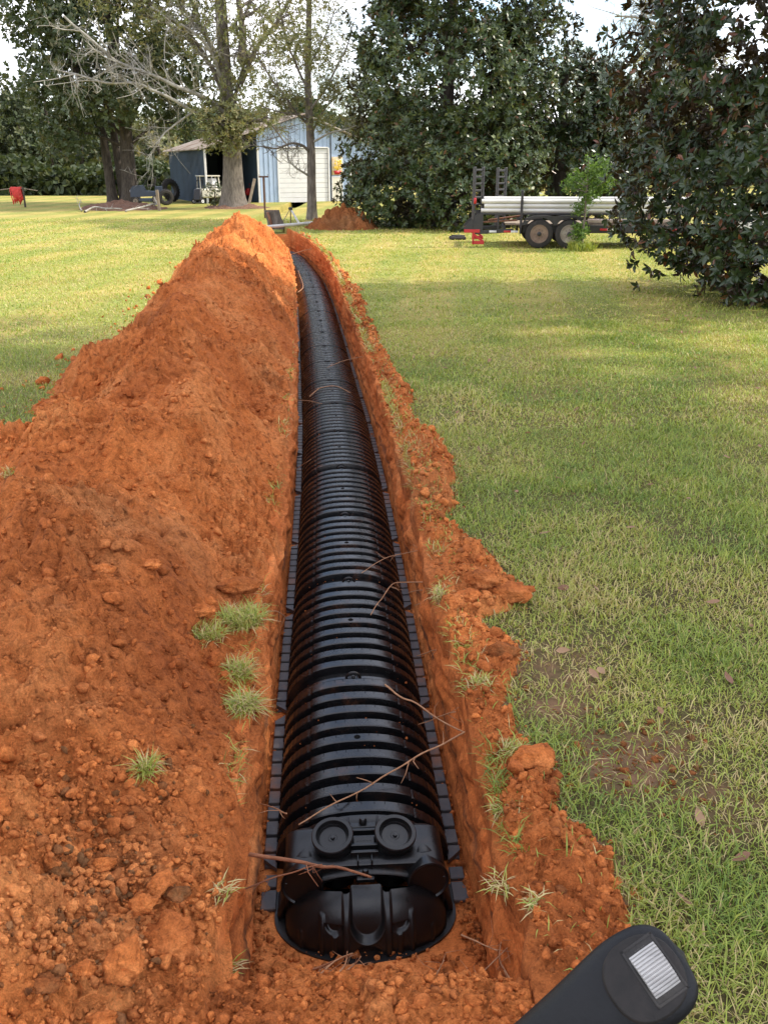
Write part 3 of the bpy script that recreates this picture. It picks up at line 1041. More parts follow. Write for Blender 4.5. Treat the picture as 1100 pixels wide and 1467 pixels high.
clod_thing(690, 848, .06, .10, 1.0, .9, .85, .42, 26, 'dark red clod beside the largest clod on the right spoil', -.4)
clod_thing(672, 860, .06, .07, 1.0, .9, .7, .50, 27, 'small red clod nearest the trench by the right clod cluster', -.4)
clod_thing(762, 1100, .04, .085, 1.2, .85, .6, .58, 28, 'orange clod on the right spoil beside the bare muddy patch', .3)
clod_thing(715, 935, .05, .08, 1.1, .9, .8, .22, 29, 'dark sod lump with dry grass on the right lip', .3)
clod_thing(862, 1288, .04, .026, .8, 1.1, .8, .66, 30, 'small flat orange clod at the right edge of the spoil near the lever', .2)
clod_thing(145, 1455, .2, .03, 1.2, .9, .8, .66, 32, 'orange clod at the bottom edge left of centre', .3)
clod_thing(382, 1447, .05, .024, 1.1, .9, .8, .72, 33, 'pale orange clod on the near bank left of the end cap', .3)
clod_thing(575, 1440, .06, .030, 1.1, .9, .8, .72, 34, 'orange clod on the near bank below the end cap', .9)

# ------------------------------------------------------------------ black arch chambers in the trench
HW, HH, CLEN = 0.388, 0.292, 1.22
def arch(n, hw, hh, e):
    th = np.linspace(0, PI, n)
    c, s = np.cos(th), np.sin(th)
    u = hw * np.sign(c) * np.abs(c) ** (2 / e)
    w = hh * np.abs(s) ** (2 / e)
    du, dw = np.gradient(u), np.gradient(w)
    L = np.hypot(du, dw) + 1e-9
    return u, w, dw / L, -du / L      # outward normal

RIBS = [0.085 + 0.127 * k for k in range(9)]
def make_chamber():
    root = thing('drain_chamber', 'black ribbed arch chamber', 'drain chamber')
    u, w, nu, nw = arch(121, HW, HH, 2.35)
    nu, nw = np.where(nu * u < 0, -nu, nu), np.where(nw < 0, -nw, nw)
    side = np.abs(u) > 0.225
    saw = np.where(side, np.array([0, 0, .0022, .0022] * 31)[:121] + .005, 0.0)
    vs, off = [0.0, 0.02], [1.0, 1.0]
    for c in RIBS:
        vs += [c - .039, c - .0305, c - .0265, c, c + .0265, c + .0305, c + .039]
        off += [1, .10, 0, 0, 0, .10, 1]
    vs += [1.158, 1.166, 1.190, 1.198, 1.22]
    off += [1, .45, .45, 1, 1]
    V = np.zeros((len(vs), 121, 3))
    for i, (v, o) in enumerate(zip(vs, off)):
        dd = -0.047 * o - saw * (1 - 0.8 * o)
        V[i, :, 0] = u + nu * dd
        V[i, :, 1] = v
        V[i, :, 2] = np.maximum(w + nw * dd, 0)
    mb = MB()
    mb.grid(V, flip=True)
    # little weep slots moulded along the rib crowns
    for c in RIBS:
        for q in np.linspace(-0.16, 0.16, 7):
            k = np.argmin(np.abs(u - q))
            ang = math.atan2(nu[k], nw[k])
            rot = Matrix.Rotation(ang, 3, 'Y')
            mb.box((u[k] + nu[k] * .0002, c + .016, w[k] + nw[k] * .0002), (.0022, .016, .0022), rot, mat=1)
    mb.build('shell', [M['plastic'], M['void']], root, angle=28)
    for s in (-1, 1):
        fl = MB()
        fl.box((s * 0.405, CLEN / 2, .006), (.050, CLEN - .10, .012), bev=.002)
        for k in range(11):
            y = .062 + k * .1098
            w_ = .090
            if k in (0, 10):        # end teeth are cut away at an angle
                i, o_ = .375 * s, .434 * s
                a, b = (y - w_ / 2, y + w_ / 2)
                out = [(i, a), (o_, b - .03), (o_, b), (i, b)] if k == 0 else [(i, a), (o_, a), (o_, a + .03), (i, b)]
                if s < 0:
                    out = out[::-1]
                fl.prism(out, .012, .034)
            else:
                fl.box((s * .4045, y, .022), (.059, w_, .022), bev=.003)
        fl.build('foot_flange', M['plastic_dusty'], root, angle=40)
    hm = MB()
    ap = HH
    hm.lathe([(0.0155, -.002), (0.0155, .0012), (0.0, .0012)], 20, Matrix.Translation((0, RIBS[4], ap)))
    hm.build('inspection_hole', M['void'], root)
    lt = MB()
    arc = [(.040 * math.cos(a), 1.178, HH - .036 + .046 * math.sin(a)) for a in np.linspace(0, PI, 13)]
    lt.tube(arc, .0075, 8)
    lt.lathe([(.013, 0), (.012, .018), (.007, .022), (0, .022)], 14, Matrix.Translation((0, 1.178, HH - .032)))
    for s in (-1, 1):
        lt.box((s * .02, 1.178, HH - .022), (.004, .02, .03))
    lt.build('latch', M['plastic_cap'], root, angle=40)
    return root

ORD = ['first', 'second', 'third', 'fourth', 'fifth', 'sixth', 'seventh', 'eighth', 'ninth', 'tenth', 'eleventh', 'twelfth', 'thirteenth',
       'fourteenth', 'fifteenth', 'sixteenth', 'seventeenth', 'eighteenth', 'nineteenth', 'twentieth', 'twenty-first', 'twenty-second', 'twenty-third']
proto = make_chamber()
CH0 = 3.14
yv = CH0
rg = random.Random(3)
for k in range(23):
    o = proto if k == 0 else copy_tree(proto)
    y2 = yv + 1.2
    for _ in range(4):
        y2 = yv + 1.22 * math.cos(math.atan2(float(xc(y2) - xc(yv)), y2 - yv))
    hd = math.atan2(float(xc(y2) - xc(yv)), y2 - yv)
    o.location = (float(xc(yv)), yv, FLOOR + 0.006 + (0 if k == 0 else rg.uniform(-.004, .006)))
    o.rotation_euler = (0, rg.uniform(-.008, .008), -hd)
    if k == 0:
        o['label'] = 'black ribbed arch chamber clipped straight onto the end cap'
    elif k == 22:
        o['label'] = 'black ribbed arch chamber furthest from the camera where the trench bends'
    else:
        o['label'] = f'{ORD[k]} black ribbed arch chamber back from the end cap'
    o['group'] = 'black arch chambers joined in a row in the trench'
    yv = y2

# ------------------------------------------------------------------ end cap with its ports
def make_end_cap():
    hd = math.atan2(float(xc(4.3) - xc(CH0)), 1.2)
    root = thing('end_cap', 'black moulded end cap with two round top ports closing the chamber row', 'end cap', (float(xc(CH0)), CH0, FLOOR + .006), -hd)
    # housing: squared shoulders over an arch
    u, w, nu, nw = arch(129, .328, .258, 13.0)
    secs = [(0.02, .93), (0.0, .95), (-.012, 1.0), (-.20, 1.0), (-.215, .985), (-.225, .955), (-.225, .88)]
    V = np.zeros((len(secs), 129, 3))
    for i, (v, s) in enumerate(secs):
        V[i] = np.stack([u * s, np.full(129, v), w * s], -1)
    mb = MB()
    mb.grid(V, flip=False)
    # front of the housing
    W = np.zeros((2, 129, 3))
    W[0] = np.stack([u * .95, np.full(129, -.222), w * .95], -1)
    W[1] = np.stack([u * .70, np.full(129, -.226), w * .70], -1)
    mb.grid(W, flip=False)
    # back ring against the chamber and ribs between the ports
    u2, w2, *_ = arch(65, .352, .292, 2.35)
    R = np.zeros((6, 65, 3))
    for i, (v, s) in enumerate([(.035, .93), (.03, .985), (.006, .985), (-.006, .97), (-.02, .93), (-.03, .88)]):
        R[i] = np.stack([u2 * s, np.full(65, v), w2 * s], -1)
    mb.grid(R)
    for y in (-.055, -.10, -.145, -.185):
        mb.box((0, y, .268), (.115, .014, .034), bev=.003)
    for s in (-1, 1):
        mb.box((s * .062, -.02, .272), (.007, .075, .04), bev=.002)
        mb.box((s * .028, -.205, .250), (.006, .05, .05), bev=.002)
        mb.box((s * .318, -.235, .10), (.012, .03, .19), bev=.003)
    mb.build('housing', M['plastic_cap'], root, angle=35)
    pl = MB()
    pl.box((0, -.122, .278), (.088, .036, .016), Matrix.Rotation(rad(12), 3, 'X'), bev=.003)
    for k in range(5):
        pl.box((-.026 + .013 * k, -.124, .2865), (.008, .010, .0015), Matrix.Rotation(rad(12), 3, 'X'))
    pl.build('name_plate', M['plastic_cap'], root, angle=35)
    nb = MB()
    nb.lathe([(.017, 0), (.016, .018), (.010, .026), (0, .027)], 16, Matrix.Translation((0, -.012, .278)))
    nb.box((0, -.012, .274), (.11, .05, .012), bev=.003)
    nb.build('latch', M['plastic_cap'], root, angle=35)
    for s in (-1, 1):
        # round top port, leaning towards the near end
        T = Matrix.Translation((s * .122, -.105, .225)) @ Matrix.Rotation(rad(15), 4, 'X') @ Matrix.Rotation(rad(4) * s, 4, 'Y')
        p = MB()
        p.lathe([(.080, -.16), (.080, .082), (.0825, .086), (.086, .088), (.086, .103), (.083, .107), (.068, .107), (.066, .104), (.064, .086), (.060, .082)], 48, T)
        po = p.build('port', M['plastic_cap'], root, angle=35)
        l = MB()
        l.lathe([(.0655, .072), (.0655, .085), (.056, .088), (.054, .083), (.020, .081), (.017, .0835), (.009, .0835), (.008, .092), (.0, .093)], 40, T)
        l.build('lid', M['plastic_cap'], po, angle=35)
        # swivel outlet facing the near end
        S = Matrix.Translation((s * .242, -.17, .172)) @ Matrix.Rotation(rad(8) * s, 4, 'Z') @ Matrix.Rotation(rad(90 - 6), 4, 'X')
        q = MB()
        q.lathe([(.090, -.10), (.090, .012), (.086, .018), (.083, .018), (.083, .085), (.086, .087), (.086, .094), (.080, .096), (.074, .090), (.070, .090), (0, .086)], 44, S)
        q.build('side_port', M['plastic_cap'], root, angle=35)
    # arch band and bulging front plate
    HWF, HF = .335, .214
    def vz(wv):
        return -.245 + 0 * np.asarray(wv)
    u3, w3, *_ = arch(97, 1.0, 1.0, 2.15)
    A = np.zeros((9, 97, 3))
    for i, (dv, s) in enumerate([(.10, 1.08), (.02, 1.08), (.006, 1.075), (0, 1.06), (-.004, 1.03), (0, 1.0), (.02, .985), (.022, .95), (.01, .93)]):
        A[i] = np.stack([u3 * HWF * s, vz(w3 * HF) + dv, w3 * HF * s], -1)
    b = MB()
    b.grid(A, flip=False)
    b.build('arch_band', M['plastic_cap'], root, angle=35)
    nu_, nw_ = 170, 90
    uu = np.linspace(-.965, .965, nu_) * HWF
    wm = .965 * HF * (1 - np.abs(uu / HWF) ** 2.15) ** (1 / 2.15)
    U = np.repeat(uu[:, None], nw_, 1)
    Wd = wm[:, None] * np.linspace(0, 1, nw_)[None]
    rr = np.clip((U / HWF) ** 2 + (Wd / HF) ** 2, 0, 1)
    Vd = vz(Wd) - .225 * (1 - rr) ** .34 + .012
    soft = lambda d, e=.003: smooth(e, -e, d)
    # deep U pocket under the latch
    ins = np.where(Wd > .140, np.abs(U) - .062, np.hypot(U, (Wd - .140) * .9) - .062)
    Vd = Vd + .034 * soft(ins, .006)
    Vd = Vd - .006 * soft(np.abs(ins - .006) - .004)
    ins2 = np.hypot(U, Wd * 1.1) - .058
    Vd = Vd + .022 * soft(ins2, .006)
    for s in (-1, 1):
        Vd = Vd - .013 * soft(np.abs(U - s * .083) - .011) * smooth(0.01, .02, Wd)
        Vd = Vd - .009 * soft(np.abs(U - s * .128) - .010) * soft(Wd - .095)
        Vd = Vd - .010 * soft(np.abs(U - s * .178) - .009) * soft(Wd - .150)
        Vd = Vd - .006 * soft(np.abs(U - s * .262) - .006) * soft(Wd - .080)
        pk = np.hypot(U - s * .128, (Wd - .130) * 1.0) - .034
        Vd = Vd + .016 * soft(pk, .005) * smooth(.128, .122, Wd)
    f = MB()
    f.grid(np.stack([U, Vd, Wd], -1), flip=True)
    f.build('front_plate', M['plastic_cap'], root)
    lb = MB()
    lb.box((0, -.242, .204), (.075, .05, .022), bev=.004)
    lb.lathe([(.014, 0), (.014, .022), (.009, .03), (0, .031)], 16, Matrix.Translation((0, -.246, .212)))
    lb.build('front_latch', M['plastic_cap'], root, angle=35)
    # base apron and side flanges
    ap = MB()
    out = [(.372 * math.cos(a), -.235 - .255 * math.sin(a)) for a in np.linspace(PI, 0, 41)] + [(.372, -.10), (-.372, -.10)]
    ap.prism(out[::-1], 0.0, .012)
    ap.build('base_apron', M['plastic_cap'], root, angle=35)
    for s in (-1, 1):
        fl = MB()
        fl.box((s * .402, -.045, .014), (.062, .07, .020), bev=.003)
        fl.box((s * .400, -.15, .014), (.066, .105, .020), bev=.004)
        fl.build('foot_flange', M['plastic_dusty'], root, angle=35)
make_end_cap()

# ------------------------------------------------------------------ roots hanging across the trench
def root_thing(pts, r0, r1, label, mat='root', twigs=0, seed=0, group='roots crossing the trench'):
    rgx = np.random.default_rng(seed)
    P = np.array([list(p) for p in pts], float)
    k = np.linspace(0, len(P) - 1, 7 * (len(P) - 1) + 1)
    Q = np.stack([np.interp(k, range(len(P)), P[:, a]) for a in range(3)], -1)
    ker = np.array([1, 2, 3, 2, 1.]) / 9
    for _ in range(2):
        S = np.stack([np.convolve(np.pad(Q[:, a], 2, mode='reflect', reflect_type='odd'), ker, mode='valid') for a in range(3)], -1)
        Q = S
    L = np.linalg.norm(Q[-1] - Q[0])
    nz = np.stack([vnoise(p3(k * 1.7 + seed, k * 0 + a * 9.1), 7 + a) for a in range(3)], -1)
    Q = Q + nz * min(.012, L * .012)
    mb = MB()
    mb.tube(Q, np.linspace(r0, r1, len(Q)) * (1 + .12 * vnoise(p3(k * 3.3, k * 0), 3)), 9, tint=.5)
    for j in range(twigs):
        i = int(rgx.uniform(.15, .9) * len(Q))
        d = rgx.normal(0, 1, 3) * np.array([1, 1, .6])
        d /= np.linalg.norm(d)
        ln = rgx.uniform(.04, .12)
        mid = Q[i] + d * ln * .5 + rgx.normal(0, .006, 3)
        mb.tube([Q[i], mid, Q[i] + d * ln + rgx.normal(0, .012, 3)], [r1 * .7, r1 * .5, r1 * .25], 5)
    o = mb.build('root', M[mat])
    return tag(o, label, 'root', group)

zt = FLOOR + .30
root_thing([on_z(318, 1226, -.16), on_z(372, 1227, -.20), on_z(440, 1236, -.245), on_z(490, 1246, zt - .02), on_z(531, 1258, zt - .045)], .0085, .0045, 'thick orange root lying across the end cap to its front latch', 'root', 5, 1)
root_thing([on_z(335, 1281, -.28), on_z(385, 1259, -.27), on_z(430, 1246, zt + .045), on_z(463, 1240, zt + .05)], .0035, .0022, 'thin orange root under the thick one at the left port', 'root', 3, 2)
root_thing([on_z(424, 1182, zt + .005), on_z(500, 1139, zt + .02), on_z(580, 1100, zt + .03), on_z(640, 1062, -.16), on_z(722, 1020, -.01)], .0028, .0045, 'long straight root slanting over the first chamber to the right lip', 'root_pale', 6, 3)
root_thing([on_z(551, 982, zt + .02), on_z(590, 1006, zt + .05), on_z(640, 1040, -.20), on_z(690, 1062, -.05)], .005, .0025, 'crooked root jutting left from the right wall above the long root', 'root_pale', 4, 4)
root_thing([on_z(518, 820, zt + .01), on_z(552, 800, zt + .05), on_z(590, 790, -.15), on_z(618, 789, -.06)], .0022, .003, 'thin root over the second chamber from the right wall', 'root_pale', 4, 5)
root_thing([on_z(531, 882, zt), on_z(545, 860, zt + .03), on_z(562, 833, -.22), on_z(612, 834, -.1)], .0026, .0035, 'forked thin root bent down onto the second chamber', 'root_pale', 5, 6)
root_thing([on_z(415, 572, zt + .05), on_z(440, 574, zt + .06), on_z(462, 578, zt + .02)], .004, .002, 'short stiff root from the left wall far along the row', 'root_pale', 2, 7)
root_thing([on_z(443, 568, zt - .03), on_z(458, 555, zt + .02), on_z(480, 552, zt + .015), on_z(503, 562, zt - .02)], .006, .004, 'curved pale root bowed over a far chamber', 'root_pale', 1, 8)
root_thing([on_z(468, 527, zt + .02), on_z(490, 517, zt + .06), on_z(520, 511, -.08)], .003, .004, 'thin root from the right wall above the bowed root', 'root_pale', 2, 9)
root_thing([on_z(419, 364, -.2), on_z(432, 360, -.12), on_z(450, 355, -.02)], .012, .008, 'pale root across the trench at its far bend', 'root_pale', 2, 10)
root_thing([on_z(428, 418, -.02), on_z(436, 410, -.15), on_z(428, 388, -.02)], .008, .006, 'looped dry root on the left lip near the far bend', 'root_pale', 1, 13)
root_thing([on_z(366, 893, .0), on_z(385, 872, -.1), on_z(402, 880, -.22), on_z(413, 888, -.35)], .003, .002, 'curling root on the left wall below the green grass', 'root_pale', 2, 14)
root_thing([on_z(398, 1413, -.38), on_z(455, 1385, -.50), on_z(505, 1366, -.44)], .0045, .0035, 'root leaning on the foot of the end cap', 'root', 3, 11)
for q, (a, b, c_, lb) in enumerate([((470, 1412), (495, 1383), (498, 1362), 'short root end standing at the centre foot of the end cap'),
                                    ((482, 1402), (510, 1380), (517, 1370), 'bent root end right of the others at the end cap foot'),
                                    ((447, 1407), (480, 1375), (505, 1366), 'slim root end left of the others at the end cap foot'),
                                    ((655, 1425), (690, 1395), (738, 1345), 'slanting bare twig at the right near corner of the trench'),
                                    ((735, 1410), (712, 1375), (720, 1335), 'upright bare twig at the right near corner of the trench'),
                                    ((660, 1340), (690, 1352), (712, 1362), 'thin twig lying at the right near corner above the slanting one'),
                                    ((610, 1420), (628, 1390), (636, 1375), 'small twig sticking out of the near bank right of the end cap')]):
    root_thing([on_z(*a, -.28), on_z(*b, -.27), on_z(*c_, -.24)], .0032, .0018, lb, 'root_pale', 4, 20 + q, group='root ends and twigs at the near end of the trench')
for q, (a, b, lb) in enumerate([((375, 1150), (412, 1165), 'thin root from the left wall beside the first chamber'),
                                ((600, 1037), (652, 1020), 'hair thin root on the right wall near the crooked root'),
                                ((592, 866), (632, 862), 'straight thin root on the right wall beside the third chamber'),
                                ((586, 848), (628, 846), 'second thin root on the right wall, just beyond the straight one'),
                                ((408, 684), (446, 658), 'thin root from the left wall over a middle chamber'),
                                ((432, 476), (444, 462), 'short thin root on the left lip far along the row'),
                                ((596, 940), (640, 930), 'thin level root on the right wall past the crooked root')]):
    z0 = -.35
    root_thing([on_z(*a, z0), on_z((a[0] + b[0]) / 2, (a[1] + b[1]) / 2 - 2, -.25), on_z(*b, -.12)], .0022, .0028, lb, 'root_pale', 2, 40 + q)

# ------------------------------------------------------------------ grass
def blade_mesh(mb, P, L, W, tint, rg, lean=(0.25, 1.1)):
    n = len(P)
    az = rg.uniform(0, 2 * PI, n)
    d = np.stack([np.cos(az), np.sin(az), np.zeros(n)], -1)
    s = np.stack([-np.sin(az), np.cos(az), np.zeros(n)], -1)
    tw = rg.normal(0, .5, n)
    s = s * np.cos(tw)[:, None] + d * np.sin(tw)[:, None]
    l1 = rg.uniform(*lean, n)
    l2 = np.minimum(l1 + rg.uniform(.2, .9, n), 1.9)
    up = np.array([0, 0, 1.0])
    mid = P + (L * .55)[:, None] * (d * np.sin(l1)[:, None] + up * np.cos(l1)[:, None])
    tip = mid + (L * .5)[:, None] * (d * np.sin(l2)[:, None] + up * np.cos(l2)[:, None])
    w = (W / 2)[:, None]
    V = np.stack([P - s * w * .8, P + s * w * .8, mid - s * w, mid + s * w, tip], 1).reshape(-1, 3)
    b = np.arange(n)[:, None] * 5
    mb.add(V, [b + np.array([[0, 1, 3, 2]]), b + np.array([[2, 3, 4]])], tint=np.repeat(tint, 5))

def grass_tint(x, y, rg):
    n = len(x)
    patch = fbm(p3(x * 1.3, y * 1.3), 3, 501)
    far = smooth(6, 20, y)
    t = np.clip(.60 + .22 * patch + rg.normal(0, .17, n) - .08 * far, .26, 1)
    straw = rg.random(n) < np.clip(.15 - .25 * patch + .10 * smooth(3.4, 2.2, y), .07, .55)
    return np.where(straw, rg.uniform(0, .17, n), t)

def build_grass():
    rg = np.random.default_rng(77)
    mb = MB()
    zones = [(1.2, 4.0, 10500, (.03, .075), .0044), (4.0, 8.0, 6800, (.03, .07), .0050), (8.0, 14.0, 2600, (.03, .075), .0085), (14.0, 26.0, 640, (.03, .07), .013), (26.0, 40.0, 150, (.04, .075), .024)]
    for y0, y1, dens, ln, wd in zones:
        X0, X1 = -5.5 if y0 < 26 else -9, .47 * y1 + 1.0
        xm = min(.47 * y1 + 2.6, 14)
        n = int((y1 - y0) * (xm + 1) * dens)
        y = rg.uniform(y0, y1, n)
        x = rg.uniform(-1, 1, n) * 0
        lo = xc(y) + half(y) + .02
        x = lo + rg.random(n) * (xm + 1)
        t = x - xc(y)
        ok = (x < .46 * y + 2.6)
        e = spoil_edge(y)
        inside = t < e
        lipz = (t < half(y) + .14 + .05) & (y > 5)
        pr = np.where(inside, np.where(lipz, .25, .03), 1.0)
        bb = bare(x, y)
        pr = pr * np.clip(1 - .95 * bb, .20, 1)
        pr = pr * np.clip(1.0 + .5 * fbm(p3(x * 2.6, y * 2.6), 3, 511), .35, 1)
        ok &= rg.random(n) < pr
        x, y = x[ok], y[ok]
        n = len(x)
        L = rg.uniform(*ln, n) * (1 + .35 * fbm(p3(x * 2, y * 2), 2, 513)) * np.where(rg.random(n) < .05, 1.5, 1)
        W = wd * rg.uniform(.6, 1.25, n)
        z = gz(y) + np.where(x - xc(y) < spoil_edge(y), np.maximum(ridge_h(x, y), 0), 0) - .004
        blade_mesh(mb, np.stack([x, y, z], -1), L, W, grass_tint(x, y, rg), rg, (.2, 1.25))
    # left lawn beyond the heap
    for y0, y1, dens, ln, wd in [(2.5, 5.5, 3600, (.03, .075), .005), (5.5, 12, 2400, (.03, .075), .006), (12, 26, 560, (.03, .07), .013), (26, 40, 130, (.04, .07), .024)]:
        n = int((y1 - y0) * (.47 * y1 + 2.8 - 2.4) * dens)
        y = rg.uniform(y0, y1, n)
        x = -(.47 * y1 + 2.8) + rg.random(n) * (.47 * y1 + 2.8 - 2.4)
        a = xc(y) - half(y) - x
        w = np.interp(y, _wy, _ww)
        ok = (x > -.46 * y - 2.8) & (a > np.where(y < 30, w - .12, 0)) & (pile_h(x, y, False) < .03)
        x, y = x[ok], y[ok]
        n = len(x)
        blade_mesh(mb, np.stack([x, y, gz(y) - .004], -1), rg.uniform(*ln, n), wd * rg.uniform(.6, 1.25, n), grass_tint(x, y, rg), rg, (.2, 1.25))
    # fringe hanging over both lips
    for s in (-1, 1):
        n = 5200 if s > 0 else 2600
        y = 2.5 * np.exp(rg.uniform(0, math.log(32 / 2.5), n))
        m = fbm(p3(y * 2.1, y * 0 + s), 3, 521) > (-.05 if s > 0 else .12)
        y = y[m]
        n = len(y)
        x = xc(y) + s * (half(y) + rg.uniform(.02, .11, n))
        z = gz(y) - np.abs(rg.normal(0, .03, n)) + (.05 if s > 0 else .03)
        blade_mesh(mb, np.stack([x, y, z], -1), rg.uniform(.04, .10, n) * (1 + .02 * y), .0035 * (1 + .10 * y) * rg.uniform(.6, 1.2, n), np.clip(grass_tint(x, y, rg) - .15 * (rg.random(n) < .5), 0, 1), rg, (.4, 1.5))
    tag(mb.build('grass', M['grass'], smooth_=False), 'short green lawn grass with dry straw blades', 'grass', kind='stuff')
build_grass()

def tuft(px, py, up, n, r, ln, label, seed, straw=.2, droop=(.2, 1.2), rx=1.0, clod_=True):
    p = on_ground(px, py, up)
    z = max(float(soil_z([p.x], [p.y])[0]), p.z) if up >= 0 else p.z
    rg = np.random.default_rng(seed)
    mb = MB()
    a, q = rg.uniform(0, 2 * PI, n), np.sqrt(rg.random(n)) * r
    P = np.stack([np.cos(a) * q * rx, np.sin(a) * q, rg.uniform(-.005, .02, n)], -1)
    t = np.where(rg.random(n) < straw, rg.uniform(0, .17, n), np.clip(rg.normal(.5, .2, n), .25, 1))
    t = np.where(rg.random(n) < .18, rg.uniform(0, .17, n), t)
    blade_mesh(mb, P, rg.uniform(ln * .5, ln, n), rg.uniform(.003, .0055, n), t, rg, (droop[0] + .25, droop[1] + .35))
    root = thing('grass_tuft', label, 'grass tuft', (p.x, p.y, z), 0, 'tufts of uprooted grass round the trench')
    mb.build('blades', M['grass'], root, smooth_=False)
    v, f = rock_shape(ICO3, seed, .3)
    mc = MB()
    mc.add(v * np.array([r * 1.05 * rx, r * 1.05, max(.025, r * .45)]) - np.array([0, 0, .012]), [f], tint=.15)
    mc.build('sod', M['clod'], root)
tuft(345, 900, .06, 620, .085, .13, 'largest bright green grass tuft on the left heap beside the trench', 601, .12, rx=1.3)
tuft(295, 912, .14, 300, .07, .11, 'green grass tuft left of the largest one on the left heap', 602, .15, rx=1.3)
tuft(343, 965, .03, 240, .055, .11, 'grass tuft just below the largest one on the left lip', 603, .3)
tuft(350, 1012, .0, 330, .05, .13, 'long drooping grass tuft hanging on the left wall', 604, .4, (.5, 1.6))
tuft(210, 1110, .26, 130, .028, .10, 'small green grass tuft in a hole on the near left heap', 605, .1)
tuft(320, 1290, .02, 45, .03, .065, 'sparse straw tuft above the left near corner', 606, .6, (.5, 1.5))
tuft(325, 1395, -.1, 40, .04, .09, 'few long blades hanging in the left near corner', 607, .4, (.5, 1.5))
tuft(22, 712, .4, 70, .05, .10, 'tiny pale grass tuft alone high on the left heap', 608, .4)
tuft(152, 497, .05, 260, .16, .16, 'dark green grass clump on the left lawn at the heap foot', 609, .05, rx=1.6)
tuft(735, 1085, .04, 120, .05, .075, 'grass tuft on the right lip above the long root', 610, .3)
tuft(690, 990, .03, 110, .05, .075, 'half dry grass tuft on the right lip by the crooked root', 611, .45)
tuft(632, 862, .03, 150, .05, .09, 'dry brown grass tuft on the right lip by the red clods', 612, .6, (.4, 1.5))
tuft(720, 1165, .02, 80, .05, .07, 'flattened grass tuft on the right lip by the first chamber', 613, .4, (.5, 1.5))
tuft(715, 1275, .0, 50, .04, .08, 'straw coloured grass tuft on the right lip beside the end cap', 614, .65, (.5, 1.5))
tuft(765, 1330, .0, 45, .035, .075, 'straggly grass tuft at the right near corner by the lever', 615, .5, (.5, 1.5))

# fallen magnolia leaves on the lawn
def fallen_leaves():
    rg = np.random.default_rng(9)
    shapes = []
    for k in range(4):
        n = 7
        a = np.linspace(0, 1, n)
        w = .5 * np.sin(PI * a ** .8) * .42
        cur = rg.uniform(.1, .5)
        V = np.zeros((n, 3, 3))
        for j, s in enumerate((-1, 0, 1)):
            V[:, j, 0] = a - .5
            V[:, j, 1] = s * w
            V[:, j, 2] = cur * (a - .5) ** 2 + abs(s) * w * rg.uniform(.2, .9)
        mb = MB()
        mb.grid(V, tint=rg.uniform(.1, .9))
        o = mb.build('dry_leaf', M['drygrass'])
        shapes.append(o)
    spots = [(655, 595), (700, 655), (755, 625), (903, 762), (740, 710), (835, 640), (905, 615), (995, 495), (852, 850), (805, 850), (806, 940), (850, 975), (945, 1028), (1040, 980), (860, 970),
             (1020, 870), (1075, 905), (930, 700), (985, 720), (1040, 660), (800, 560), (880, 540), (950, 580), (610, 640), (690, 720), (780, 770), (930, 1290), (975, 1300), (1060, 1240), (1000, 1180), (905, 1215),
             (700, 520), (760, 480), (900, 470), (1010, 530), (1085, 560), (960, 420), (985, 440), (940, 450), (1015, 470), (930, 405), (910, 420), (1045, 475), (890, 395), (835, 430), (745, 430), (660, 455), (620, 510), (640, 405)]
    more = [(rg.uniform(880, 1080), rg.uniform(400, 500)) for _ in range(38)] + [(rg.uniform(560, 1090), rg.uniform(420, 720)) for _ in range(26)]
    k = 0
    for px, py in spots + more:
        p = on_ground(px, py)
        y = p.y
        if p.x - float(xc(y)) < 1.0:
            continue
        o = shapes[k] if k < 4 else shapes[k % 4].copy()
        if k >= 4:
            C.objects.link(o)
        s = rg.uniform(.045, .085)
        o.scale = (s, s, s)
        o.location = (p.x, p.y, float(gz(p.y)) + .03)
        o.rotation_euler = (rg.normal(0, .4), rg.normal(0, .3), rg.uniform(0, 6.28))
        tag(o, 'dry curled brown magnolia leaf fallen on the right lawn', 'dry leaf', 'fallen leaves on the right lawn')
        k += 1
fallen_leaves()

# ------------------------------------------------------------------ foliage tools
def unit(v):
    return v / (np.linalg.norm(v, axis=-1, keepdims=True) + 1e-9)

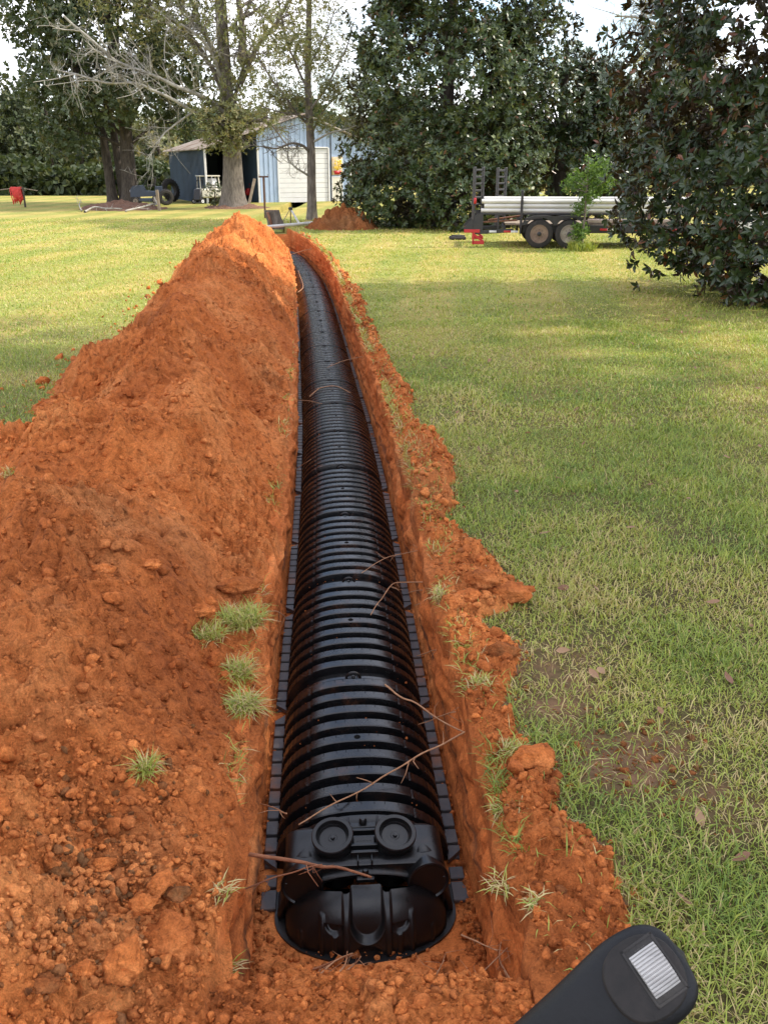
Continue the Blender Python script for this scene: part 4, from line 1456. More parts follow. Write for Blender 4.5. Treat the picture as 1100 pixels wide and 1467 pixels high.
def rosettes(mb, P, A, k, L, W, rg, tint, spread=(.7, 1.35), fold=True):
    """k leaves round every axis A at P"""
    n = len(P)
    A = unit(A)
    ref = np.where(np.abs(A[:, 2:3]) < .9, np.array([[0, 0, 1.0]]), np.array([[1.0, 0, 0]]))
    U = unit(np.cross(A, ref))
    Vv = np.cross(A, U)
    ph = (np.arange(k)[None] * 2.39996 + rg.uniform(0, 6.28, (n, 1)) + rg.normal(0, .25, (n, k)))
    el = rg.uniform(*spread, (n, k))
    R = U[:, None] * np.cos(ph)[..., None] + Vv[:, None] * np.sin(ph)[..., None]
    D = A[:, None] * np.cos(el)[..., None] + R * np.sin(el)[..., None]
    Nn = A[:, None] * np.sin(el)[..., None] - R * np.cos(el)[..., None]
    Nn = unit(Nn + rg.normal(0, .25, Nn.shape))
    S = unit(np.cross(D, Nn))
    Nn = np.cross(S, D)
    l = L * rg.uniform(.65, 1.15, (n, k, 1))
    w = W * rg.uniform(.75, 1.15, (n, k, 1)) / 2
    B = P[:, None] + R * l * .06
    if fold:
        lf = B + D * l * .42 + S * w + Nn * w * .35
        rt = B + D * l * .42 - S * w + Nn * w * .35
        lf2 = B + D * l * .72 + S * w * .72 + Nn * w * .2
        rt2 = B + D * l * .72 - S * w * .72 + Nn * w * .2
        md = B + D * l * .5
        tp = B + D * l - Nn * l * .10
        V = np.stack([B, lf, rt, lf2, rt2, md, tp], 2).reshape(-1, 3)
        b = np.arange(n * k)[:, None] * 7
        F = [b + np.array([[0, 2, 5]]), b + np.array([[0, 5, 1]]), b + np.array([[2, 4, 6, 5]]), b + np.array([[5, 6, 3, 1]])]
        F = [q[:, ::-1] for q in F]
        c = 7
    else:
        lf = B + D * l * .45 + S * w
        rt = B + D * l * .45 - S * w
        tp = B + D * l - Nn * l * .06
        V = np.stack([B, rt, tp, lf], 2).reshape(-1, 3)
        F = [np.arange(n * k)[:, None] * 4 + np.arange(4)[None][:, ::-1]]
        c = 4
    t = np.broadcast_to(tint, (n, k)) if np.ndim(tint) else np.full((n, k), tint)
    mb.add(V, F, tint=np.repeat(np.clip(t, 0, 1).ravel(), c))

def shell_points(ells, n, rg, depth=(.72, 1.04), lump=.16, keep_inside=.62, zmin=None, seed=0):
    """points through the outer volume of a union of ellipsoids, with the outward direction"""
    ar = np.array([(e[3] * e[4] + e[4] * e[5] + e[3] * e[5]) for e in ells])
    idx = rg.choice(len(ells), n, p=ar / ar.sum())
    E = np.array(ells, float)[idx]
    d = unit(rg.normal(size=(n, 3)))
    q = d * 2.3 + E[:, :3] * .37 + seed
    lum = 1 + lump * fbm(q, 3, 700 + seed)
    r = rg.uniform(depth[0], depth[1], n) * lum
    P = E[:, :3] + d * E[:, 3:6] * r[:, None]
    ok = np.ones(n, bool)
    for e in ells:
        f = np.linalg.norm((P - np.array(e[:3])) / np.array(e[3:6]), axis=1)
        ok &= f > keep_inside
    if zmin is not None:
        ok &= P[:, 2] > zmin
    nrm = unit(d / E[:, 3:6])
    return P[ok], nrm[ok], r[ok] / lum[ok]

def limb(mb, pts, r0, r1, n=8, seed=0, wob=.06, steps=5):
    P = np.array([list(p) for p in pts], float)
    k = np.linspace(0, len(P) - 1, steps * (len(P) - 1) + 1)
    Q = np.stack([np.interp(k, range(len(P)), P[:, a]) for a in range(3)], -1)
    ker = np.array([1, 2, 3, 2, 1.]) / 9
    Q = np.stack([np.convolve(np.pad(Q[:, a], 2, mode='reflect', reflect_type='odd'), ker, mode='valid') for a in range(3)], -1)
    L = np.linalg.norm(Q[-1] - Q[0])
    nz = np.stack([vnoise(p3(k * 1.3 + seed * 1.7, k * 0 + a * 7.3), 77 + a) for a in range(3)], -1)
    env = np.linspace(0, 1, len(Q))[:, None]
    Q = Q + nz * wob * L * .5 * np.minimum(env * 3, 1)
    mb.tube(Q, r0 + (r1 - r0) * np.linspace(0, 1, len(Q)) ** .8, n, cap=False)
    return Q

def twigs_on(mb, Q, rg, n, ln, r, up=.3, lev=2, out=None, spread=1.0):
    """random side twigs along the limb Q; tips are collected in out"""
    for _ in range(n):
        i = int(rg.uniform(.25, 1) * (len(Q) - 1))
        t = unit((Q[min(i + 1, len(Q) - 1)] - Q[max(i - 1, 0)])[None])[0]
        d = unit((t * .8 + rg.normal(0, spread, 3) + np.array([0, 0, up]))[None])[0]
        l = ln * rg.uniform(.5, 1.2)
        m = Q[i] + d * l * .5 + rg.normal(0, .07 * l, 3)
        e = m + (d + rg.normal(0, .35, 3)) * l * .5
        k = np.array([Q[i], (Q[i] + m) / 2 + rg.normal(0, .02 * l, 3), m, (m + e) / 2 + rg.normal(0, .03 * l, 3), e])
        mb.tube(k, np.linspace(r, r * .35, 5), 5, cap=False)
        if out is not None:
            out.append(e)
            out.append(m)
        if lev > 0:
            twigs_on(mb, k, rg, 3, ln * .55, r * .5, up, lev - 1, out, spread)

def trunk_mesh(pts, r0, r1, flare=.5, seed=0, n=20):
    P = np.array([list(p) for p in pts], float)
    k = np.linspace(0, len(P) - 1, 14 * (len(P) - 1) + 1)
    Q = np.stack([np.interp(k, range(len(P)), P[:, a]) for a in range(3)], -1)
    s = np.linspace(0, 1, len(Q))
    R = r0 + (r1 - r0) * s
    hgt = Q[:, 2] - Q[0, 2]
    R = R * (1 + flare * np.exp(-hgt / (r0 * 1.3)))
    a = np.arange(n) * 2 * PI / n
    rr = R[:, None] * (1 + .07 * np.sin(a * 5 + seed)[None] * np.exp(-hgt / (r0 * 2.5))[:, None] * 2 * flare + .05 * vnoise(p3(np.repeat(hgt / r0 * .6, n), np.tile(np.cos(a) * 1.5, len(Q)) + seed, np.tile(np.sin(a) * 1.5, len(Q))), 5).reshape(len(Q), n))
    V = Q[:, None] + np.stack([np.cos(a)[None] * rr, np.sin(a)[None] * rr, 0 * rr], -1)
    V = np.concatenate([V, V[:, :1]], 1)
    mb = MB()
    mb.grid(V, flip=False)
    return mb, Q

def leafy_tree(name, label, cat, base, trunks, ells, n, leaf, k, lw, mat, bark='bark', group=None, seed=0, spread=(.5, 1.3), depth=(.7, 1.04), lump=.16,
               tint=(.5, .2), clump=.5, upb=.5, fold=False, extra=None, keep_inside=.62, limbs=True, zmin=None, rusty_share=0.0):
    rg = np.random.default_rng(seed)
    bx, by = base
    bz = float(gz(by))
    root = thing(name, label, cat, (bx, by, bz), 0, group)
    off = np.array([bx, by, bz])
    for j, (pts, r0, r1) in enumerate(trunks):
        P = [np.array(p) - off for p in pts]
        mb, Q = trunk_mesh(P, r0, r1, .55, seed + j)
        if limbs and j == 0:
            for e in ells:
                c = np.array(e[:3]) - off
                hz = np.clip(c[2] * .55, Q[0, 2] + .25 * (Q[-1, 2] - Q[0, 2]), Q[-1, 2])
                i = int(np.argmin(np.abs(Q[:, 2] - hz)))
                mid = (Q[i] + c) / 2 + np.array([0, 0, .15 * np.linalg.norm(c - Q[i])])
                q = limb(mb, [Q[i], mid, c], r1 * .55, r1 * .18, 7, seed + j)
                for _ in range(7):
                    d = unit(rg.normal(size=(1, 3)))[0]
                    t = c + d * np.array(e[3:6]) * .95
                    q2 = limb(mb, [q[int(rg.uniform(.45, 1) * (len(q) - 1))], (c + t) / 2 + rg.normal(0, .2, 3), t], r1 * .16, r1 * .03, 5, seed + 9)
        mb.build('trunk', M[bark], root)
        if extra and j == 0:
            for lm, mt in extra(off, rg):
                lm.build('limb', M[mt], root)
    P, nr, dep = shell_points(ells, n, rg, depth, lump, keep_inside, zmin, seed)
    # clumping: thin out where a coarse noise is low, so gaps open
    cl = fbm(P * (.9 / max(.4, clump)) + seed, 3, 750 + seed)
    ok = rg.random(len(P)) < np.clip(.62 + 1.15 * cl, .03, 1)
    P, nr, cl = P[ok], nr[ok], cl[ok]
    A = nr + np.array([0, 0, upb]) + rg.normal(0, .35, nr.shape)
    ti = tint[0] + tint[1] * rg.normal(0, 1, (len(P), k)) * .6 + tint[1] * rg.normal(0, 1, (len(P), 1)) + .12 * cl[:, None]
    ti = np.clip(ti, .08, 1)
    odd = rg.random((len(P), k)) < rusty_share  # share of leaves turned to the low rusty tints
    ti = np.where(odd, rg.uniform(0, .045, ti.shape), ti)
    mb = MB()
    rosettes(mb, P - off, A, k, leaf, leaf * lw, rg, ti, spread, fold)
    mb.build('crown', M[mat], root, smooth_=False)
    return root

# ------------------------------------------------------------------ magnolias
leafy_tree('magnolia_tree', 'large dark magnolia at the right edge with big glossy leaves and rusty undersides', 'tree', (7.3, 16.9),
           [([(7.3, 16.9, .0), (7.25, 16.9, 3), (7.3, 17, 8)], .24, .10)],
           [(7.1, 16.7, 2.2, 2.75, 2.6, 2.2), (7.0, 16.6, 4.6, 2.95, 2.8, 2.1), (7.2, 17, 7.2, 2.6, 2.6, 2.2), (6.75, 15.6, 1.05, 1.45, 1.25, 1.15),
            (5.5, 17.6, 1.7, 1.3, 1.4, 1.35), (5.2, 17.3, 3.5, 1.25, 1.4, 1.3), (7.3, 17, 9.3, 1.7, 1.7, 1.6), (4.75, 15.6, 5.55, 1.2, 1.3, .75)],
           15500, .165, 8, .40, 'magnolia', 'bark_dark', None, 31, (.55, 1.4), (.62, 1.06), .2, (.45, .2), .5, .35, True, None, .55, True, .10, .05)
leafy_tree('magnolia_tree', 'tall broad magnolia behind the trailer rear, dark green with light leaf tips', 'tree', (2.3, 36.3),
           [([(2.3, 36.3, .0), (2.3, 36.3, 4), (2.5, 36.5, 11)], .38, .12)],
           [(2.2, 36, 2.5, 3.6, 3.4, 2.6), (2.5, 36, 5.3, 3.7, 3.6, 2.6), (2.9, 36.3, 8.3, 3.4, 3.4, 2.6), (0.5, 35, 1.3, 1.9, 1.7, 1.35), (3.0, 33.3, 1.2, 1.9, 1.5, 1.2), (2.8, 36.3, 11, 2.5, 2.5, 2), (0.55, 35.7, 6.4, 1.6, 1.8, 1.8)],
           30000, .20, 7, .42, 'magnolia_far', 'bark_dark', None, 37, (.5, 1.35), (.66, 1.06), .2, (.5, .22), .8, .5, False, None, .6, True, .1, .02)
leafy_tree('magnolia_tree', 'dark magnolia with a sloping top behind the pipes on the trailer', 'tree', (6.8, 37.6),
           [([(6.8, 37.6, .0), (6.8, 37.6, 3), (6.8, 37.8, 6.5)], .30, .10)],
           [(6.6, 37.3, 2.2, 3.0, 2.8, 2.3), (6.3, 37.3, 4.4, 2.6, 2.6, 2.0), (5.4, 37.5, 6.2, 1.9, 2.0, 1.5), (8.0, 37.3, 4.5, 1.5, 1.6, 1.4), (8.6, 37.0, 1.8, 1.6, 1.6, 1.8)],
           12500, .22, 7, .42, 'magnolia', 'bark_dark', None, 41, (.5, 1.35), (.66, 1.06), .2, (.5, .2), .8, .5, False, None, .6, True, .1, .02)

# ------------------------------------------------------------------ big trees on the left and by the shed
def pale_limbs(specs, y0, mat_r, seed):
    def fn(off, rg):
        res = []
        for j, (pix, r0, r1, tw) in enumerate(specs):
            pts = [np.array(on_y(a, b, y0 + dy)) - off for a, b, dy in pix]
            mb = MB()
            q = limb(mb, pts, r0, r1, 8, seed + j, .03)
            twigs_on(mb, q, rg, tw, 1.6, r1 * .8, .25, 2)
            res.append((mb, 'bark_pale' if j < 5 else 'bark'))
        return res
    return fn

b1 = on_ground(188, 292)
leafy_tree('oak_tree', 'large dark green oak with three trunks beside the mulch bed on the left', 'tree', (b1.x, b1.y),
           [([(b1.x, b1.y, .2), (b1.x + .1, b1.y, 5), (b1.x - .6, b1.y, 13)], .44, .2),
            ([(b1.x - .55, b1.y + .8, .2), (b1.x - .8, b1.y + .8, 4), (b1.x - 1.6, b1.y + .8, 9)], .26, .14),
            ([(b1.x - 1.1, b1.y + .4, .2), (b1.x - 1.3, b1.y + .4, 4), (b1.x - 3.0, b1.y + .4, 9)], .28, .14)],
           [(-14.4, 54, 8.6, 4.6, 4.4, 2.9), (-17.6, 54, 6.6, 2.7, 2.6, 1.8), (-11.4, 53, 7.0, 2.6, 2.8, 2.0), (-14.2, 52, 5.4, 2.6, 2.4, 1.3), (-13.4, 54, 12.4, 4, 4, 3), (-18, 55, 10.2, 3, 3, 2.4), (-11.2, 54, 4.6, 1.5, 1.6, 1.0), (-17.2, 53.5, 3.9, 1.7, 1.8, 1.2)],
           10500, .30, 6, .50, 'oak', 'bark_dark', None, 43, (.4, 1.5), (.45, 1.06), .3, (.45, .22), .8, .4, False, None, .42)

b2 = on_ground(335, 298)
leafy_tree('oak_tree', 'huge grey trunked oak with bare pale limbs in front of the blue shed', 'tree', (b2.x, b2.y),
           [([(b2.x, b2.y, .15), (b2.x + .1, b2.y, 3.2), (b2.x - .05, b2.y, 6.0), (b2.x - .1, b2.y, 13)], .55, .22)],
           [(b2.x - .2, b2.y - .9, 4.7, 1.75, 1.5, 1.15), (b2.x + .7, b2.y - .8, 3.7, 1.2, 1.1, .8), (b2.x - .3, b2.y - 1.1, 4.3, 1.5, 1.2, 1.1), (b2.x + .9, b2.y - 1.0, 4.4, 1.4, 1.1, 1.0), (b2.x + .2, b2.y - 1.2, 3.6, 1.2, .9, .9), (b2.x - .8, b2.y - 1.0, 3.9, 1.0, .9, .9), (b2.x + 1.9, b2.y - .8, 4.6, 1.3, 1.1, .9), (b2.x - 2.6, b2.y, 9.2, 3.4, 3, 2.4), (b2.x + 1.6, b2.y, 8.3, 2.8, 2.8, 2.1), (b2.x, b2.y, 12.2, 4, 4, 2.6), (b2.x + .6, b2.y, 6.4, 1.9, 1.8, 1.2), (b2.x - 5.4, b2.y, 10.5, 2.2, 2.4, 2.0)],
           10500, .19, 5, .40, 'olive', 'bark', None, 47, (.4, 1.5), (.3, 1.06), .3, (.5, .3), .55, .4, False,
           pale_limbs([([(332, 172, 0), (300, 140, -1), (255, 122, -1.5), (205, 100, -2), (150, 78, -2.5), (90, 20, -3)], .13, .05, 26),
                       ([(330, 178, 0), (276, 160, -1.2), (232, 130, -2), (190, 118, -2.4), (140, 116, -2.6), (92, 102, -3)], .10, .04, 26),
                       ([(276, 160, -1.2), (252, 178, -1.6), (232, 192, -1.8), (214, 228, -2)], .06, .025, 16),
                       ([(333, 130, 0), (300, 60, .5), (285, 30, 1), (260, -60, 1)], .17, .07, 18),
                       ([(318, 125, 0), (312, 90, -.5), (290, 50, -1), (215, 8, -1.5)], .12, .05, 22),
                       ([(345, 120, 0), (372, 60, -.6), (398, 30, -1), (430, -30, -1)], .14, .05, 20),
                       ([(340, 190, 0), (368, 170, -.8), (392, 180, -1.2), (418, 215, -1.4)], .09, .03, 9),
                       ([(345, 90, 0), (350, 40, -.3), (338, -30, 0)], .22, .12, 6)], b2.y, .2, 5), .3)

b3 = on_ground(447, 315)
def thin_limbs(off, rg):
    res = []
    S = [([(446, 222, 0), (436, 208, -.3), (418, 204, -.5), (398, 213, -.6), (376, 211, -.6)], .065, .03, 8),
         ([(449, 258, 0), (438, 248, -.2), (424, 240, -.4), (411, 232, -.5), (413, 205, -.5)], .055, .022, 8),
         ([(443, 180, 0), (415, 150, -.5), (385, 110, -1), (362, 70, -1)], .06, .02, 14),
         ([(443, 160, 0), (470, 120, -.4), (495, 70, -.6), (505, 30, -.8)], .06, .02, 14),
         ([(442, 130, 0), (420, 90, .3), (405, 40, .5), (395, -10, .5)], .06, .02, 12),
         ([(446, 205, 0), (470, 190, -.5), (500, 185, -.8), (520, 175, -1)], .05, .018, 12),
         ([(445, 195, 0), (462, 160, .3), (490, 130, .6), (525, 105, .8)], .05, .018, 12),
         ([(443, 95, 0), (462, 60, 0), (480, 10, 0)], .05, .02, 10),
         ([(445, 170, 0), (425, 165, -.6), (400, 160, -.9), (372, 150, -1.2)], .045, .016, 12)]
    for j, (pix, r0, r1, tw) in enumerate(S):
        mb = MB()
        q = limb(mb, [np.array(on_y(a, b, b3.y + dy)) - off for a, b, dy in pix], r0, r1, 7, 60 + j, .03)
        twigs_on(mb, q, rg, tw + 4, .95, r1 * .7, .1, 2)
        res.append((mb, 'bark_pale' if j % 2 else 'bark'))
    return res
leafy_tree('slender_tree', 'thin trunked airy tree with twiggy branches in front of the white shed door', 'tree', (b3.x, b3.y),
           [([(b3.x, b3.y, .1)] + [tuple(on_y(a, b, b3.y)) for a, b in ((446, 222), (441, 120), (443, 0), (447, -70))], .20, .07)],
           [(b3.x - .2, b3.y, 6.6, 2.3, 2, 2.0), (b3.x + 1.5, b3.y, 5.2, 1.2, 1.2, 1.0), (b3.x - 1.6, b3.y, 4.6, 1.1, 1.0, .9), (b3.x + 2.1, b3.y - .5, 3.9, .9, .9, 1.0), (b3.x + .6, b3.y, 3.9, .8, .8, .6), (b3.x + 1.9, b3.y - .6, 4.6, 1.0, .9, 1.1), (b3.x - .9, b3.y - .4, 4.9, 1.1, .9, .9), (b3.x + .8, b3.y - .3, 5.0, 1.1, .9, .8), (b3.x, b3.y, 9, 2.4, 2.2, 1.7)],
           7000, .14, 5, .34, 'olive', 'bark', None, 53, (.4, 1.6), (.2, 1.06), .3, (.5, .3), .5, .2, False, thin_limbs, .2, False)

b4 = (16.2, 56)
def bare_limbs(off, rg):
    res = []
    for j in range(13):
        a = rg.uniform(0, 6.28)
        z = rg.uniform(4, 9)
        p0 = np.array([0, 0, z])
        p2 = p0 + np.array([math.cos(a) * rg.uniform(2, 4.2), math.sin(a) * 2.5, rg.uniform(1.2, 3.6)])
        mb = MB()
        q = limb(mb, [p0, (p0 + p2) / 2 + np.array([0, 0, .4]), p2], .13, .05, 6, 80 + j, .06)
        twigs_on(mb, q, rg, 16, 1.7, .035, .3, 2)
        res.append((mb, 'bark_pale'))
    return res
leafy_tree('bare_tree', 'greyish half bare tree showing against the sky between the magnolias', 'tree', b4,
           [([(*b4, .3), (16.3, 56, 5), (16.0, 56, 12.5)], .34, .10)],
           [(16, 56, 8.0, 3.4, 3, 2.6), (15.4, 55, 5.6, 2.6, 2.4, 1.8), (17.5, 56, 6, 2.6, 2.4, 2.2)],
           1500, .26, 5, .4, 'olive', 'bark_pale', None, 59, (.4, 1.5), (.2, 1.06), .3, (.45, .25), .6, .3, False, bare_limbs, .2, False)

# far tree line
far = [(-62, 74, 8.0, 3.0, 'needle'), (-12, 76, 9.0, 3.4, 'needle'), (38, 80, 8.2, 3.0, 'oak'), (80, 78, 9.6, 3.0, 'needle'), (122, 82, 8.4, 3.0, 'oak'), (168, 86, 8.0, 3.2, 'oak'), (232, 84, 6.0, 2.6, 'olive'), (272, 92, 7.6, 3.0, 'needle'),
       (330, 98, 8, 3.2, 'oak'), (590, 96, 9, 3.6, 'oak'), (700, 96, 9, 3.6, 'needle'), (840, 92, 9.5, 3.8, 'oak'), (980, 90, 9, 3.6, 'needle'), (1090, 88, 10, 3.8, 'oak')]
flab = ['dark full tree cut by the left edge of the photo', 'tall olive green tree above the red hose rack', 'dense dark tree right of the red hose rack', 'tallest pointed tree of the far left tree line', 'dark tree of the far line midway to the triple oak',
        'dark tree of the far line just behind the triple oak', 'pale olive round tree left of the blue shed', 'green tree rising behind the shed roof', 'far dark tree hidden behind the huge grey oak', 'far tree behind the left edge of the tall magnolia',
        'far tree behind the middle of the tall magnolia', 'far tree behind the sloping topped magnolia', 'far tree behind the half bare tree', 'far tree behind the large magnolia at the right edge']
for j, (px, Y, H, Rr, mt) in enumerate(far):
    p = on_y(px, 280, Y)
    rgj = np.random.default_rng(900 + j)
    ell = [(p.x, Y, H * .62, Rr, Rr, H * .36), (p.x + rgj.uniform(-1, 1), Y - .8, H * .34, Rr * 1.08, Rr, H * .24), (p.x + rgj.uniform(-.8, .8), Y, H * .86, Rr * .6, Rr * .6, H * .2), (p.x - Rr * .7, Y - .5, H * .5, Rr * .6, Rr * .6, H * .2), (p.x + Rr * .7, Y - .5, H * .48, Rr * .6, Rr * .6, H * .2)]
    leafy_tree('woodland_tree', flab[j], 'tree', (p.x, Y), [([(p.x, Y, .3), (p.x + .1, Y, H * .5), (p.x, Y, H * .85)], .24, .08)], ell, 2300, .40, 5, .55, mt, 'bark_dark', 'trees of the far tree line', 60 + j * 3, (.4, 1.5), (.5, 1.06), .3, (.45, .25), 1.0, .4)
def wood():
    rg = np.random.default_rng(19)
    n = 15000
    x = rg.uniform(-60, 62, n)
    y = rg.uniform(98, 108, n)
    top = 6.5 + 2.2 * fbm(p3(x * .12, x * 0), 4, 31)
    z = .5 + rg.random(n) ** .85 * top
    mb = MB()
    P = np.stack([x, y, z], -1)
    rosettes(mb, P, rg.normal(0, .7, (n, 3)) + np.array([0, -.5, .5]), 4, .75, .5, rg, np.clip(rg.normal(.5, .22, (n, 4)), 0, 1), (.4, 1.5), False)
    # undergrowth at the wood's edge, nearer on the left
    n = 5000
    x = rg.uniform(-42, -14.5, n)
    y = rg.uniform(67, 72, n)
    z = .4 + rg.random(n) * (1.5 + 1.1 * fbm(p3(x * .35, x * 0), 3, 33))
    rosettes(mb, np.stack([x, y, z], -1), rg.normal(0, .7, (n, 3)) + np.array([0, -.5, .5]), 4, .38, .5, rg, np.clip(rg.normal(.5, .25, (n, 4)), 0, 1), (.4, 1.5), False)
    tag(mb.build('far_wood', M['needle'], smooth_=False), 'far dark wood and undergrowth closing the lawn at the back', 'wood', kind='stuff')
wood()

# off to the right of the picture: an unseen oak added to shade the near half of the lawn
leafy_tree('oak_tree', 'tall spreading oak, unseen, added off to the right to shade the trench', 'tree', (19, 5.0), [([(19, 5, 0), (19, 5, 8), (19, 5, 17)], .6, .25)],
           [(18.2, 4, 18.5, 6.5, 5.0, 2.6), (17.2, 8.6, 18.5, 6.5, 4.6, 2.6), (18.5, -.5, 18.5, 6.0, 4.0, 2.6), (13.5, 6.5, 20.5, 4.5, 5, 2), (15.6, 12.5, 19, 5.5, 4, 2.6)],
           6800, .55, 5, .6, 'oak', 'bark_dark', None, 301, (.4, 1.5), (.2, 1.05), .25, (.45, .2), 1.6, .4, False, None, .1)

# sapling in front of the trailer
def sapling():
    Y = 25.5
    X = on_y(833, 352, Y).x
    bz = float(gz(Y))
    rg = np.random.default_rng(15)
    root = thing('sapling', 'bright green young tree standing in front of the trailer', 'sapling', (X, Y, bz))
    mb = MB()
    pts = []
    stem = limb(mb, [(0, 0, 0), (.03, 0, .7), (-.02, 0, 1.4), (.05, 0, 2.3)], .035, .012, 8, 3, .03)
    for j in range(16):
        z = rg.uniform(.9, 2.2)
        a = rg.uniform(0, 6.28)
        r = rg.uniform(.35, .75) * (1 - .25 * abs(z - 1.6))
        q = limb(mb, [(0, 0, z), (math.cos(a) * r * .5, math.sin(a) * r * .5, z + .1), (math.cos(a) * r, math.sin(a) * r, z + rg.uniform(.0, .35))], .012, .004, 5, j, .05)
        pts += list(q[4:])
    for j in range(7):
        z = rg.uniform(.2, .9)
        a = rg.uniform(0, 6.28)
        q = limb(mb, [(0, 0, z), (math.cos(a) * .1, math.sin(a) * .1, z + .12), (math.cos(a) * .2, math.sin(a) * .2, z + .2)], .007, .003, 5, j, .05)
        pts += list(q[6:])
    pts += list(stem[12:])
    P = np.array(pts)
    P = P[rg.integers(0, len(P), 1500)] + rg.normal(0, .075, (1500, 3))
    mb.build('trunk', M['bark'], root)
    lf = MB()
    rosettes(lf, P, rg.normal(0, .6, P.shape) + np.array([0, 0, .5]), 3, .085, .042, rg, np.clip(rg.normal(.5, .25, (len(P), 3)), 0, 1), (.4, 1.4), False)
    lf.build('crown', M['bright'], root, smooth_=False)
    gr = MB()
    n = 420
    a, q = rg.uniform(0, 6.28, n), np.sqrt(rg.random(n)) * .36
    blade_mesh(gr, np.stack([np.cos(a) * q, np.sin(a) * q, np.zeros(n)], -1), rg.uniform(.15, .42, n), rg.uniform(.010, .02, n), np.clip(rg.normal(.6, .15, n), .3, 1), rg, (.1, .6))
    o = gr.build('grass_tuft', M['grass'], smooth_=False)
    o.location = (X, Y, bz)
    tag(o, 'tall unmown grass clump round the foot of the young tree', 'grass tuft', 'tufts of grass on the lawn')
sapling()

# bush by the shed opening
bb_ = on_ground(311, 296)
leafy_tree('bush', 'dark green bush in front of the open shed bay', 'bush', (bb_.x, bb_.y - .4), [([(bb_.x, bb_.y - .4, .25), (bb_.x, bb_.y - .4, .7), (bb_.x, bb_.y - .4, 1.2)], .05, .02)],
           [(bb_.x, bb_.y - .4, .95, .62, .55, .62), (bb_.x - .3, bb_.y - .4, .7, .4, .4, .45)], 900, .09, 5, .5, 'magnolia_far', 'bark_dark', None, 91, (.4, 1.4), (.5, 1.05), .2, (.6, .2), .4, .4)

# ------------------------------------------------------------------ blue metal shed with open lean-tos
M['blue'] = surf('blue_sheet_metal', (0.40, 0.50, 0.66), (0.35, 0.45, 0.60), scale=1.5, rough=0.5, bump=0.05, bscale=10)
M['blue_dark'] = surf('dark_blue_sheet_metal', (0.050, 0.085, 0.135), (0.036, 0.058, 0.09), scale=1.2, rough=0.55, bump=0.1, bscale=6, stretch=(1, 1, .4))  # far darker blue, for the side, back and inner walls
M['white_paint'] = surf('white_painted_metal', (0.72, 0.71, 0.70), (0.66, 0.65, 0.64), scale=3, rough=0.5)
M['cream'] = surf('cream_painted_door', (0.66, 0.62, 0.52), (0.60, 0.56, 0.46), scale=3, rough=0.5)
M['roof'] = surf('pale_rusty_roof_metal', (0.46, 0.42, 0.38), (0.26, 0.19, 0.15), scale=.9, rough=0.6, bump=.1, bscale=8)
M['pvc'] = surf('white_pvc', (0.66, 0.65, 0.61), (0.54, 0.53, 0.49), scale=1.5, rough=0.35, spec=.5)
M['pvc_old'] = surf('yellowed_pvc', (0.62, 0.50, 0.42), (0.52, 0.40, 0.33), scale=3, rough=0.4, spec=.5)
M['black_steel'] = surf('black_painted_steel', (0.018, 0.018, 0.022), (0.035, 0.032, 0.032), scale=4, rough=0.45, bump=.1, bscale=30, rvar=.1)
M['rubber'] = surf('tyre_rubber', (0.030, 0.028, 0.027), (0.050, 0.045, 0.040), scale=8, rough=0.85, bump=.3, bscale=30, spec=.3)
M['rim'] = surf('dusty_steel_rim', (0.36, 0.31, 0.26), (0.24, 0.19, 0.15), scale=6, rough=0.6, metal=.2)
M['rim_rust'] = surf('rusty_rim', (0.28, 0.20, 0.14), (0.17, 0.11, 0.08), scale=6, rough=0.7)
M['red'] = surf('red_paint', (0.50, 0.020, 0.022), (0.40, 0.016, 0.020), scale=4, rough=0.4)
M['red_hose'] = surf('red_hose', (0.62, 0.045, 0.030), (0.52, 0.035, 0.025), scale=6, rough=0.5)
M['white_reflect'] = surf('white_reflector', (0.75, 0.75, 0.72), scale=5, rough=.4)
M['rust'] = surf('rusty_steel', (0.13, 0.062, 0.036), (0.085, 0.040, 0.026), scale=10, rough=.85, bump=.3, bscale=60)
M['wood'] = surf('weathered_wood', (0.30, 0.235, 0.17), (0.19, 0.145, 0.10), scale=5, rough=.85, bump=.4, bscale=12, stretch=(3, 3, .5))
M['wood_red'] = surf('fresh_cut_wood', (0.26, 0.12, 0.07), (0.16, 0.07, 0.04), scale=7, rough=.85, bump=.4, bscale=20)
M['mulch'] = surf('pine_straw_mulch', (0.20, 0.105, 0.065), (0.105, 0.052, 0.033), scale=14, rough=.95, bump=1.0, bscale=40)
M['yellow'] = surf('yellow_paint', (0.72, 0.48, 0.04), scale=5, rough=.45)
M['glass_dark'] = surf('dark_glass', (0.02, 0.025, 0.03), scale=3, rough=.08, spec=.6)
M['navy'] = surf('dark_blue_paint', (0.035, 0.050, 0.080), (0.025, 0.035, 0.055), scale=4, rough=.4)
M['handle'] = surf('charcoal_grip_rubber', (0.0045, 0.0048, 0.006), (0.0075, 0.0078, 0.0090), scale=20, rough=.50, bump=.12, bscale=220, spec=.28)
M['handle_face'] = surf('dusty_black_plate', (0.016, 0.0145, 0.0135), (0.026, 0.022, 0.020), scale=60, rough=.62, bump=.15, bscale=250, spec=.22)
M['silver'] = surf('satin_silver_roller', (0.42, 0.405, 0.38), (0.27, 0.255, 0.235), scale=90, rough=.38, metal=.25, bump=.1, bscale=200, stretch=(.15, 1, 1))

